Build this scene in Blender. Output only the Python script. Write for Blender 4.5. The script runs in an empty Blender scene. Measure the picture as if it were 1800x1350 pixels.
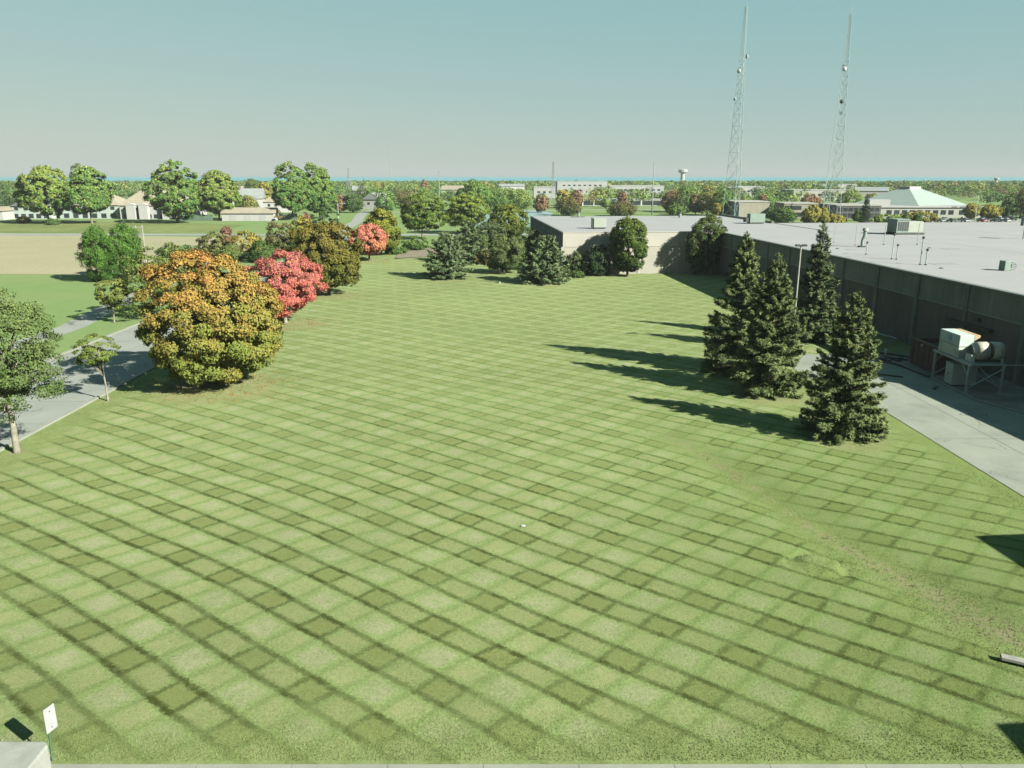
import bpy, math, random
import numpy as np
from mathutils import Vector, Matrix

S = bpy.context.scene
COL = S.collection

# ------------------------------------------------------------------ camera
cam_d = bpy.data.cameras.new('camera'); cam = bpy.data.objects.new('camera', cam_d); COL.objects.link(cam)
cam.location = (0, 0, 18.0)
cam.rotation_euler = (math.radians(90 - 14.893), 0, 0)
cam_d.sensor_width = 36; cam_d.lens = 27.6
cam_d.clip_start = 0.5; cam_d.clip_end = 120000
S.camera = cam

# ------------------------------------------------------------------ sky and sun
SUN_EL, SUN_AZ = math.radians(31.0), math.radians(125.0)      # azimuth clockwise from +Y
w = bpy.data.worlds.new('World'); S.world = w; w.use_nodes = True
nt = w.node_tree; nt.nodes.clear()
sky = nt.nodes.new('ShaderNodeTexSky'); sky.sky_type = 'NISHITA'; sky.sun_disc = False
sky.sun_elevation = SUN_EL; sky.sun_rotation = SUN_AZ; sky.altitude = 150
sky.air_density = 1.0; sky.dust_density = 0.4; sky.ozone_density = 1.0
sep = nt.nodes.new('ShaderNodeSeparateColor'); com = nt.nodes.new('ShaderNodeCombineColor')     # thin autumn haze: a flat, milky, slightly teal sky
nt.links.new(sky.outputs[0], sep.inputs[0])
for ch, (pw, gain) in enumerate(((.49, .72), (.22, 1.47), (.12, 1.67))):
    pn = nt.nodes.new('ShaderNodeMath'); pn.operation = 'POWER'; pn.inputs[1].default_value = pw
    gn = nt.nodes.new('ShaderNodeMath'); gn.operation = 'MULTIPLY'; gn.inputs[1].default_value = gain
    nt.links.new(sep.outputs[ch], pn.inputs[0]); nt.links.new(pn.outputs[0], gn.inputs[0]); nt.links.new(gn.outputs[0], com.inputs[ch])
bg = nt.nodes.new('ShaderNodeBackground'); bg.inputs['Strength'].default_value = 0.0497
wo = nt.nodes.new('ShaderNodeOutputWorld')
nt.links.new(com.outputs[0], bg.inputs['Color']); nt.links.new(bg.outputs[0], wo.inputs['Surface'])
sd = bpy.data.lights.new('sun', 'SUN'); sd.energy = 5.0; sd.angle = math.radians(0.5); sd.color = (0.98, 0.97, 0.85)
so = bpy.data.objects.new('sun', sd); COL.objects.link(so)
sdir = Vector((math.sin(SUN_AZ) * math.cos(SUN_EL), math.cos(SUN_AZ) * math.cos(SUN_EL), math.sin(SUN_EL)))
so.rotation_euler = (-sdir).to_track_quat('-Z', 'Y').to_euler(); so.location = sdir * 200
vs = S.view_settings; vs.view_transform = 'Standard'; vs.look = 'None'; vs.gamma = 1; vs.exposure = 2.35
vs.use_curve_mapping = False

# ------------------------------------------------------------------ materials
MATS = {}
ALB = 0.61      # one reflectance scale for all surfaces, matched to the exposure
def nodes_of(name):
    m = bpy.data.materials.new(name); m.use_nodes = True
    t = m.node_tree; b = t.nodes['Principled BSDF']
    return m, t, b
def N(t, kind, **kw):
    n = t.nodes.new(kind)
    for k, v in kw.items(): setattr(n, k, v)
    return n
def L(t, a, b): t.links.new(a, b)
def math_n(t, op, a, b=None, c=None, clamp=False):
    n = t.nodes.new('ShaderNodeMath'); n.operation = op; n.use_clamp = clamp
    for i, v in enumerate((a, b, c)):
        if v is None: continue
        if isinstance(v, (int, float)): n.inputs[i].default_value = v
        else: t.links.new(v, n.inputs[i])
    return n.outputs[0]
def mix_c(t, f, a, b):
    n = t.nodes.new('ShaderNodeMix'); n.data_type = 'RGBA'
    for sock, v in ((n.inputs[0], f), (n.inputs[6], a), (n.inputs[7], b)):
        if isinstance(v, (int, float)): sock.default_value = v
        elif isinstance(v, tuple): sock.default_value = (*v, 1) if len(v) == 3 else v
        else: t.links.new(v, sock)
    return n.outputs[2]
def noise(t, scale, detail=3, rough=.55, vec=None):
    n = t.nodes.new('ShaderNodeTexNoise'); n.inputs['Scale'].default_value = scale
    n.inputs['Detail'].default_value = detail; n.inputs['Roughness'].default_value = rough
    if vec is not None: t.links.new(vec, n.inputs['Vector'])
    return n.outputs['Fac']
def mapr(t, v, a, b, c=0., d=1., smooth=False):
    n = t.nodes.new('ShaderNodeMapRange'); n.clamp = True
    if smooth: n.interpolation_type = 'SMOOTHSTEP'
    t.links.new(v, n.inputs[0])
    for i, x in enumerate((a, b, c, d)): n.inputs[i + 1].default_value = x
    return n.outputs[0]
def geo_pos(t): return t.nodes.new('ShaderNodeNewGeometry').outputs['Position']
def bump(t, b, h, strength=.3, dist=.05):
    n = t.nodes.new('ShaderNodeBump'); n.inputs['Strength'].default_value = strength; n.inputs['Distance'].default_value = dist
    t.links.new(h, n.inputs['Height']); t.links.new(n.outputs[0], b.inputs['Normal'])

def mat(name, col, rough=.8, var=.18, scale=1.2, metal=0., fine=14., bumpd=0.0, spec=.3, stain=None, streak=0., crack=0.):
    """painted / mineral surface: base colour with cloudy and fine variation"""
    if name in MATS: return MATS[name]
    col = tuple(c*ALB for c in col)
    if stain: stain = (tuple(c*ALB for c in stain[0]), stain[1])
    m, t, b = nodes_of(name); p = geo_pos(t)
    n1 = noise(t, scale, 4, .6, p); n2 = noise(t, fine, 3, .6, p)
    k = math_n(t, 'ADD', math_n(t, 'MULTIPLY', n1, .65), math_n(t, 'MULTIPLY', n2, .35))
    lo = tuple(c * (1 - var * 1.6) for c in col); hi = tuple(min(1, c * (1 + var)) for c in col)
    c = mix_c(t, mapr(t, k, .32, .68), lo, hi)
    if stain:
        sn = noise(t, scale * .6, 5, .65, p)
        c = mix_c(t, math_n(t, 'MULTIPLY', mapr(t, sn, .52, .7), stain[1]), c, stain[0])
    if streak:      # rain streaks running down the face
        mp = N(t, 'ShaderNodeMapping'); mp.inputs['Scale'].default_value = (1.6, 1.6, .07); L(t, p, mp.inputs['Vector'])
        c = mix_c(t, math_n(t, 'MULTIPLY', mapr(t, noise(t, 1.4, 5, .7, mp.outputs[0]), .45, .7), streak), c, tuple(v*.45 for v in col))
    if crack:       # hairline cracks in broken polygons
        vo = N(t, 'ShaderNodeTexVoronoi', feature='DISTANCE_TO_EDGE'); vo.inputs['Scale'].default_value = .16
        wp = N(t, 'ShaderNodeMix', data_type='VECTOR'); wp.inputs[0].default_value = .5; nn = N(t, 'ShaderNodeTexNoise'); nn.inputs['Scale'].default_value = .5; L(t, p, nn.inputs['Vector'])
        va = N(t, 'ShaderNodeVectorMath', operation='MULTIPLY_ADD'); L(t, nn.outputs['Color'], va.inputs[0]); va.inputs[1].default_value = (3, 3, 0); L(t, p, va.inputs[2]); L(t, va.outputs[0], vo.inputs['Vector'])
        ck = math_n(t, 'MULTIPLY', mapr(t, vo.outputs['Distance'], .008, .003), mapr(t, noise(t, .22, 3, .6, p), .5, .58))
        c = mix_c(t, math_n(t, 'MULTIPLY', ck, crack), c, tuple(v*.35 for v in col))
        c = mix_c(t, math_n(t, 'MULTIPLY', mapr(t, noise(t, .9, 5, .75, p), .58, .72), .35), c, tuple(v*.55 for v in col))
    L(t, c, b.inputs['Base Color'])
    b.inputs['Roughness'].default_value = rough; b.inputs['Metallic'].default_value = metal
    b.inputs['Specular IOR Level'].default_value = spec
    if bumpd: bump(t, b, n2, .5, bumpd)
    MATS[name] = m; return m

def foliage_mat():
    m = bpy.data.materials.new('foliage'); m.use_nodes = True; t = m.node_tree; t.nodes.clear()
    a = N(t, 'ShaderNodeAttribute', attribute_name='tint')
    d = N(t, 'ShaderNodeBsdfDiffuse'); tr = N(t, 'ShaderNodeBsdfTranslucent'); mx = N(t, 'ShaderNodeMixShader'); o = N(t, 'ShaderNodeOutputMaterial')
    mx.inputs[0].default_value = .22
    L(t, a.outputs['Color'], d.inputs['Color']); L(t, a.outputs['Color'], tr.inputs['Color'])
    L(t, d.outputs[0], mx.inputs[1]); L(t, tr.outputs[0], mx.inputs[2]); L(t, mx.outputs[0], o.inputs['Surface'])
    return m
FOL = foliage_mat()
BARK = mat('bark', (.16, .125, .09), .95, .35, 2.5, fine=30, bumpd=.02)
BARK_PALE = mat('pale_bark', (.185, .172, .132), .95, .3, 2.5, fine=30, bumpd=.02)
CONC = mat('concrete', (.182, .198, .165), .9, .12, .35, fine=6, stain=((.115, .122, .108), .5), crack=.8)
ROADM = mat('road_concrete', (.190, .202, .182), .9, .1, .25, fine=9, stain=((.145, .155, .142), .5), crack=.8)
KERBM = mat('kerb_concrete', (.195, .2, .17), .9, .12, .6)
ASPH = mat('asphalt', (.09, .093, .09), .95, .2, .3)
ROOFW = mat('white_roof_membrane', (.222, .222, .225), .85, .05, .12, fine=2, stain=((.198, .2, .2), .5))
STEEL = mat('grey_steel', (.32, .37, .37), .5, .15, 2, metal=.4)
GALV = mat('galvanised_steel', (.40, .48, .47), .6, .12, 1)
DARKM = mat('dark_metal', (.03, .033, .033), .6, .2, 2)
GLASS = mat('dark_glass', (.022, .03, .035), .12, .2, .8, spec=.6)
WHITE = mat('white_paint', (.42, .43, .42), .7, .07, .8)

# ------------------------------------------------------------------ mesh helpers
class MB:
    def __init__(s): s.v = []; s.f = []
    def quad(s, a, b, c, d):
        i = len(s.v); s.v += [tuple(a), tuple(b), tuple(c), tuple(d)]; s.f.append((i, i+1, i+2, i+3)); return s
    def poly(s, pts):
        i = len(s.v); s.v += [tuple(p) for p in pts]; s.f.append(tuple(range(i, i+len(pts)))); return s
    def box(s, x0, x1, y0, y1, z0, z1):
        i = len(s.v)
        s.v += [(x0,y0,z0),(x1,y0,z0),(x1,y1,z0),(x0,y1,z0),(x0,y0,z1),(x1,y0,z1),(x1,y1,z1),(x0,y1,z1)]
        s.f += [tuple(i+k for k in q) for q in ((0,3,2,1),(4,5,6,7),(0,1,5,4),(1,2,6,5),(2,3,7,6),(3,0,4,7))]; return s
    def prism(s, pts, z0, z1):
        n = len(pts); i = len(s.v)
        s.v += [(x, y, z0) for x, y in pts] + [(x, y, z1) for x, y in pts]
        s.f.append(tuple(i+k for k in reversed(range(n)))); s.f.append(tuple(i+n+k for k in range(n)))
        for k in range(n): j = (k+1) % n; s.f.append((i+k, i+j, i+n+j, i+n+k))
        return s
    def tube(s, pts, radii, n=6, cap=True):
        if isinstance(radii, (int, float)): radii = [radii]*len(pts)
        pts = [Vector(p) for p in pts]; i0 = len(s.v)
        for k, p in enumerate(pts):
            d = (pts[min(k+1, len(pts)-1)] - pts[max(k-1, 0)]).normalized()
            a = d.cross(Vector((0,0,1))) if abs(d.z) < .95 else d.cross(Vector((1,0,0)))
            a.normalize(); b = d.cross(a)
            for j in range(n):
                t = 2*math.pi*j/n; s.v.append(tuple(p + (a*math.cos(t) + b*math.sin(t))*radii[k]))
        for k in range(len(pts)-1):
            for j in range(n):
                q = (j+1) % n; s.f.append((i0+k*n+j, i0+k*n+q, i0+(k+1)*n+q, i0+(k+1)*n+j))
        if cap:
            s.f.append(tuple(i0+j for j in range(n))); s.f.append(tuple(i0+(len(pts)-1)*n+j for j in reversed(range(n))))
        return s
    def mesh(s, name):
        me = bpy.data.meshes.new(name); me.from_pydata(s.v, [], s.f); me.validate(); me.update()
        import bmesh as _b
        bm = _b.new(); bm.from_mesh(me); _b.ops.recalc_face_normals(bm, faces=bm.faces); bm.to_mesh(me); bm.free()
        return me
    def build(s, name, m, parent=None, bev=0., smooth=False):
        o = bpy.data.objects.new(name, s.mesh(name)); COL.objects.link(o); o.data.materials.append(m); o.parent = parent
        if bev:
            md = o.modifiers.new('bevel', 'BEVEL'); md.width = bev; md.segments = 2; md.limit_method = 'ANGLE'
        if smooth: o.data.shade_smooth()
        return o
def tag(o, label, cat, group=None):
    o['label'] = label; o['category'] = cat
    if group: o['group'] = group
    return o
def thing(name, label, cat, loc=(0,0,0), rz=0., group=None):
    o = bpy.data.objects.new(name, None); COL.objects.link(o); o.location = loc; o.rotation_euler = (0,0,rz)
    o.empty_display_size = .3
    return tag(o, label, cat, group)
def struct(o): o['kind'] = 'structure'; return o
def stuff(o): o['kind'] = 'stuff'; return o
def inst(name, me, parent, loc=(0,0,0), rz=0., scale=(1,1,1)):
    o = bpy.data.objects.new(name, me); COL.objects.link(o); o.parent = parent; o.location = loc
    o.rotation_euler = (0,0,rz); o.scale = scale; return o
def copy_tree(o, parent=None):
    c = o.copy(); COL.objects.link(c); c.parent = parent
    for ch in list(o.children): copy_tree(ch, c)
    return c

# ------------------------------------------------------------------ foliage helpers
def unit(a): return a / np.maximum(np.linalg.norm(a, axis=-1, keepdims=True), 1e-9)
def rdirs(rng, n): return unit(rng.normal(size=(n, 3)))
def leaf_mesh(name, C, Nr, size, tint, aspect=.62, axis=None, rng=None):
    """one diamond leaf per centre; axis = preferred long direction"""
    n = len(C); Nr = unit(Nr)
    r = rdirs(rng, n) if axis is None else axis
    T = unit(r - Nr * np.sum(r*Nr, 1, keepdims=True)); B = np.cross(Nr, T)
    sz = np.asarray(size).reshape(-1, 1) * .5
    V = np.stack([C + T*sz, C + B*sz*aspect, C - T*sz, C - B*sz*aspect], 1).reshape(-1, 3)
    me = bpy.data.meshes.new(name)
    me.vertices.add(n*4); me.vertices.foreach_set('co', V.astype(np.float32).ravel())
    me.loops.add(n*4); me.loops.foreach_set('vertex_index', np.arange(n*4, dtype=np.int32))
    me.polygons.add(n); me.polygons.foreach_set('loop_start', np.arange(0, n*4, 4, dtype=np.int32))
    me.update(calc_edges=True)
    at = me.attributes.new('tint', 'FLOAT_COLOR', 'POINT')
    c = np.ones((n, 4, 4), np.float32); c[:, :, :3] = np.clip(tint*ALB, 0, 1)[:, None, :]
    at.data.foreach_set('color', c.ravel())
    me.materials.append(FOL)
    return me
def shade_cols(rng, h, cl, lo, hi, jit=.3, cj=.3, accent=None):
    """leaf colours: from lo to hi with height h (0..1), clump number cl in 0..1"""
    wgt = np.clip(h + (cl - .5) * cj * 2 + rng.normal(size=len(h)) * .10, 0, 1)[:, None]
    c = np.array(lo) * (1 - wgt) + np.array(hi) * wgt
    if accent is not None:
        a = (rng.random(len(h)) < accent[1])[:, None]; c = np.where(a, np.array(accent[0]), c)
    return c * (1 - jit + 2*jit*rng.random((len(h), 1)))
def clump_crown(rng, rx, ry, rz, zc, nc, per, cr, zlow=.8, lump=.14, taper=0., inner=.2, flat=.75, top=1.0, drop=0.):
    i = np.arange(nc) + .5
    ph = np.arccos(1 - 2*i/nc) + rng.normal(size=nc)*.10; th = math.pi*(1+5**.5)*i + rng.normal(size=nc)*.22
    D = np.stack([np.cos(th)*np.sin(ph), np.sin(th)*np.sin(ph), np.cos(ph)], 1)
    K = rng.normal(size=(6, 3))*2.2; P = rng.random(6)*6.28
    f = 1 + lump*np.sum(np.cos(D @ K.T + P), 1)/2.4
    if drop: keep = rng.random(nc) > drop; D = D[keep]; f = f[keep]
    rad = np.where(rng.random(len(D)) < inner, rng.uniform(.45, .75, len(D)), rng.uniform(.84, .98, len(D))) * f
    X = D * rad[:, None]
    tz = np.where(X[:, 2] > 0, X[:, 2]*rz, X[:, 2]*rz*zlow)
    nar = 1 - taper*np.clip((X[:, 2]+.3)/1.3, 0, 1)
    CC = np.stack([X[:, 0]*rx*nar, X[:, 1]*ry*nar, zc + tz], 1)
    n = len(CC); cl = rng.random(n); crs = cr*rng.uniform(.7, 1.3, n)
    idx = np.repeat(np.arange(n), per)
    d = rdirs(rng, n*per); out = unit(D*np.array([1, 1, .7]) + np.array([0, 0, .35]))[idx]
    fl = np.sum(d*out, 1) < -.15; d[fl] *= -1
    off = d * (crs[idx]*(.45+.6*rng.random(n*per)))[:, None]; off[:, 2] *= flat
    C = CC[idx] + off
    Nr = d*.7 + out*.45 + rdirs(rng, n*per)*.65
    zmin, zmax = C[:, 2].min(), C[:, 2].max()
    return C, Nr, (C[:, 2]-zmin)/(zmax-zmin), cl[idx], CC
def trunk_mb(rng, h, r, CC, limbs, fork=.45, lean=(0, 0)):
    m = MB(); top = Vector((lean[0], lean[1], h))
    pts = [Vector((0, 0, -.15)), Vector((0, 0, .25)), top*.35 + Vector((rng.normal()*.06, rng.normal()*.06, 0)), top*.7, top]
    m.tube(pts, [r*1.5, r*1.08, r*.9, r*.62, r*.2], 8)
    if limbs:
        for j in rng.choice(len(CC), min(limbs, len(CC)), replace=False):
            q = Vector(CC[j]); zb = min(h*.9, max(h*fork, q.z*.55)); k = zb/h
            a = Vector((top.x*k, top.y*k, zb)); mid = a.lerp(q, .5) + Vector((0, 0, .08*(q-a).length))
            m.tube([a, mid, a.lerp(q, .97)], [r*.42, r*.25, r*.06], 5)
    return m
def broadleaf(name, label, loc, h, rx, pal, *, seed, nc=90, per=70, cr=1., leaf=.4, bottom=1.2, ry=None, zlow=.8, cz=.45, taper=0., lump=.14,
              trunk_r=.2, limbs=10, bark=None, cat='tree', group=None, accent=None, jit=.28, inner=.2, flat=.75, drop=0., cj=.3, lean=(0,0), aspect=.62, grad=1., hshift=0., off=(0,0)):
    rng = np.random.default_rng(seed); ry = ry or rx
    zc = bottom + (h-bottom)*cz; rz = (h-zc)-cr*.35; zl = (zc-bottom-cr*.3)/rz
    C, Nr, hh, cl, CC = clump_crown(rng, rx-cr*.5, ry-cr*.5, rz, zc, nc, per, cr, zl, lump, taper, inner, flat, drop=drop)
    sh = np.array([lean[0]+off[0], lean[1]+off[1], 0]); C = C + sh; CC = CC + sh
    t = thing(name, label, cat, loc, 0, group)
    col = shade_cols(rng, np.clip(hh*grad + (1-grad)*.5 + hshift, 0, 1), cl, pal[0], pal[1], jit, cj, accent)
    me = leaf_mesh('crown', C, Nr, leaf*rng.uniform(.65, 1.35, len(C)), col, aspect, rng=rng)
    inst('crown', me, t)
    trunk_mb(rng, zc + rz*.4, trunk_r, CC, limbs, lean=lean).build('trunk', bark or BARK, t, smooth=True)
    return t
def spruce_mesh(rng, h, r, pal, dens=34, tuft=.42, z0=.25, power=.8, gap=.36, ragged=.2, droop=.22, width=.34):
    Cs, Ns, As, Ss, Hs, Bs = [], [], [], [], [], []
    z = z0; tips = []
    while z < h*.985:
        k = z/h; Lz = r*(1-k)**power + .10
        if k < .08: Lz *= .86
        m = max(4, int(5 + 8*(1-k)))
        for j in range(m):
            th = rng.random()*6.283; ln = Lz*(1 - ragged + 2*ragged*rng.random()*.8)
            zb = z + rng.normal()*.14
            up = .55*k + .05                                   # upper branches rise, lower ones droop
            n = max(6, int(ln*dens)); s = np.sqrt(rng.random(n))*.95 + .06
            dh = np.array([math.cos(th), math.sin(th), 0]); sd_ = np.array([-math.sin(th), math.cos(th), 0])
            side = rng.normal(size=n)*width*ln*.45*np.clip(1.15 - s, .12, 1)
            zz = zb + ln*(up*s - droop*(1-k)*s**1.3 + .10*s**4) + rng.normal(size=n)*.05*(1+ln*.3)
            P = dh*(ln*s)[:, None] + sd_*side[:, None]; P[:, 2] += zz
            ax = dh*.8 + sd_*np.sign(side)[:, None]*.55 + np.array([0, 0, .12]) + rng.normal(size=(n, 3))*.3
            nr = np.array([0, 0, 1.]) + dh*.35 + rng.normal(size=(n, 3))*.45
            Cs.append(P); Ns.append(nr); As.append(ax); Ss.append(tuft*(.6+.6*rng.random(n))*(0.55+.45*min(1, ln/1.2)))
            Hs.append(s); Bs.append(np.full(n, rng.random())); tips.append(dh*ln + np.array([0, 0, zb + ln*(up - droop*(1-k))]))
        z += gap*(.75+.5*rng.random())*(1-.35*k)
    n = 60; s = rng.random(n); P = np.zeros((n, 3)); P[:, 2] = h*(.93+.08*s); P[:, :2] = rng.normal(size=(n, 2))*.05
    Cs.append(P); Ns.append(rng.normal(size=(n, 3))); As.append(np.tile([0, 0, 1.], (n, 1)) + rng.normal(size=(n, 3))*.5); Ss.append(np.full(n, tuft*.6)); Hs.append(np.ones(n)); Bs.append(np.full(n, .6))
    C, Nr, A, Sz, Hh, B = map(np.concatenate, (Cs, Ns, As, Ss, Hs, Bs))
    col = shade_cols(rng, Hh*.8, B, pal[0], pal[1], .25, .3)  # needles dark inside to pale at tips: shaded gaps and lit tufts painted in
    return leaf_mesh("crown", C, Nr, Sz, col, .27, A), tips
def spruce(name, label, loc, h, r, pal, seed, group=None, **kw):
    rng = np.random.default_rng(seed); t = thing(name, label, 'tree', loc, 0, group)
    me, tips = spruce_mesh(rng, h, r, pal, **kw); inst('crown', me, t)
    m = MB(); m.tube([(0,0,-.1), (0,0,h*.5), (0,0,h*.97)], [h*.018, h*.011, .02], 7)
    for q in tips[::3]:
        m.tube([(0, 0, max(.2, q[2]-.12)), tuple(q*.5 + np.array([0, 0, q[2]*.5])), tuple(q)], [.035, .025, .008], 3, cap=False)
    m.build('trunk', BARK, t)
    return t

# =================================================================== SETTING
def line_d(px, py, pts):
    best = np.full(px.shape, 1e9)
    for (ax, ay), (bx, by) in zip(pts[:-1], pts[1:]):
        dx, dy = bx-ax, by-ay; k = np.clip(((px-ax)*dx+(py-ay)*dy)/(dx*dx+dy*dy), 0, 1)
        best = np.minimum(best, np.hypot(px-ax-k*dx, py-ay-k*dy))
    return best
def sm(a, b, x):
    k = np.clip((x-a)/(b-a), 0, 1); return k*k*(3-2*k)
LX0, LX1, LY0, LY1 = -34.3, 44.0, 20.82, 200.0
SWALE = [(9, 58), (11.2, 53), (12.9, 49.3), (14.8, 44.3), (16.6, 38.3), (18.6, 33.1), (19.9, 29.4), (21.5, 26.5), (26, 23)]
TREES_BASE = [(-26.5, 66.7, 6.2), (-27.7, 96.7, 4.2), (-28.1, 120.7, 5), (-31, 172.5, 4), (23.6, 53.4, 3.4), (21.6, 64.6, 3.8), (21.3, 71.8, 3.6), (-33.27, 49.8, 1.0), (-33.3, 62.2, .8), (-11.8, 141.3, 4.2), (5.3, 133.7, 4.2)]
def lawn_fields(X, Y):
    rngk = [(.11, .05, .3), (.06, -.09, 1.7), (-.17, .08, 4.), (.05, .21, 2.2)]
    z = sum(.05*np.sin(a*X + b*Y + c) for a, b, c in rngk)
    d = line_d(X, Y, SWALE); fade = sm(60, 40, Y)
    z = z - .32*np.exp(-(d/2.2)**2)*fade
    # raised disc of turf by the swale
    R = np.hypot((X-14.9)/1.12, (Y-34.5)/1.12); z = z + .07*sm(1.05, .85, R) - .15*np.exp(-((R-1.1)/.16)**2)
    edge = np.minimum(np.minimum(X-LX0, LX1-X)/4, np.minimum(Y-LY0, LY1-Y)/3); edge = np.minimum(edge, (27-X)/4)
    return z*np.clip(edge, 0, 1), d, R
def lawn_attr(X, Y, d, R):
    wd = .6 + 1.5*sm(38, 26, Y)
    dirt = np.clip(1 - (d + wob(X, Y, 1.)*.5)/wd, 0, 1)*sm(58, 46, Y)
    rough = np.clip(1.15 - (d + wob(X, Y, .6)*.5)/(1.7 + 1.6*sm(40, 26, Y)), 0, 1)*sm(60, 48, Y)
    rough = np.maximum(rough, .45*sm(1.5, 1.15, R)); rough = np.maximum(rough, .6*sm(23.6, 21.4, Y + wob(X, Y, .7)*.5))
    rough = np.maximum(rough, sm(LX0+3.2, LX0+.8, X + wob(X, Y, .3)*.5)); rough = np.maximum(rough, sm(27.2, 29, X)*sm(78, 74, Y)); rough = np.maximum(rough, sm(36, 39, X))
    dry = np.zeros_like(X)
    for bx, by, br in TREES_BASE:
        q = np.hypot(X-bx-.12*br, Y-by+.1*br); dry = np.maximum(dry, .75*sm(br*1.05, br*.6, q + wob(X, Y, .5)*.5)); rough = np.maximum(rough, .7*sm(br*1.05, br*.8, q))
    return dirt, np.maximum(rough, sm(178, 185, Y)), dry
def wob(X, Y, k): return np.sin(X*1.7*k+Y*.9*k)*.5 + np.sin(X*-2.3*k+Y*3.1*k+1)*.3 + np.sin(X*5.1*k+Y*4.3*k)*.2
xs = np.arange(LX0, LX1+.01, .355); ys = np.concatenate([np.arange(LY0, 60, .3), np.arange(60, LY1+.01, .7)]); ys[-1] = LY1
GX, GY = np.meshgrid(xs, ys); GZ, SD, RD = lawn_fields(GX, GY)
def lawn():
    ny, nx = GX.shape
    me = bpy.data.meshes.new('lawn'); V = np.stack([GX, GY, GZ], -1).reshape(-1, 3)
    me.vertices.add(len(V)); me.vertices.foreach_set('co', V.astype(np.float32).ravel())
    idx = np.arange(ny*nx).reshape(ny, nx)
    F = np.stack([idx[:-1, :-1], idx[:-1, 1:], idx[1:, 1:], idx[1:, :-1]], -1).reshape(-1, 4)
    me.loops.add(F.size); me.loops.foreach_set('vertex_index', F.astype(np.int32).ravel())
    me.polygons.add(len(F)); me.polygons.foreach_set('loop_start', np.arange(0, F.size, 4, dtype=np.int32)); me.update(calc_edges=True)
    X, Y = GX.ravel(), GY.ravel(); d = SD.ravel(); R = RD.ravel()
    dirt, rough, dry = lawn_attr(X, Y, d, R)
    for nm, a in (('dirt', dirt), ('rough', rough), ('dry', dry)):
        at = me.attributes.new(nm, 'FLOAT', 'POINT'); at.data.foreach_set('value', a.astype(np.float32))
    me.shade_smooth(); o = bpy.data.objects.new('lawn', me); COL.objects.link(o); return struct(o)
PALE, TAN, OLIVE, BRIGHT, DARK, STRAW = (.226, .230, .134), (.206, .216, .104), (.152, .170, .062), (.160, .208, .080), (.040, .050, .012), (.235, .21, .125)
def stripe(t, u, period, wline, wide):
    fr = math_n(t, 'FRACT', math_n(t, 'ADD', math_n(t, 'DIVIDE', u, period), .5))
    d = math_n(t, 'ABSOLUTE', math_n(t, 'SUBTRACT', fr, .5))            # 0 in the middle of the dark band, .5 in the light one
    band = mapr(t, d, .25, .21, smooth=True)
    ln = math_n(t, 'ABSOLUTE', math_n(t, 'SUBTRACT', d, .205)); line = mapr(t, math_n(t, 'DIVIDE', ln, wide), wline*1.05, wline*.2, smooth=True)
    cen = mapr(t, math_n(t, 'ABSOLUTE', math_n(t, 'SUBTRACT', d, .235)), .03, .13, smooth=True)
    return band, line, cen
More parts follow.
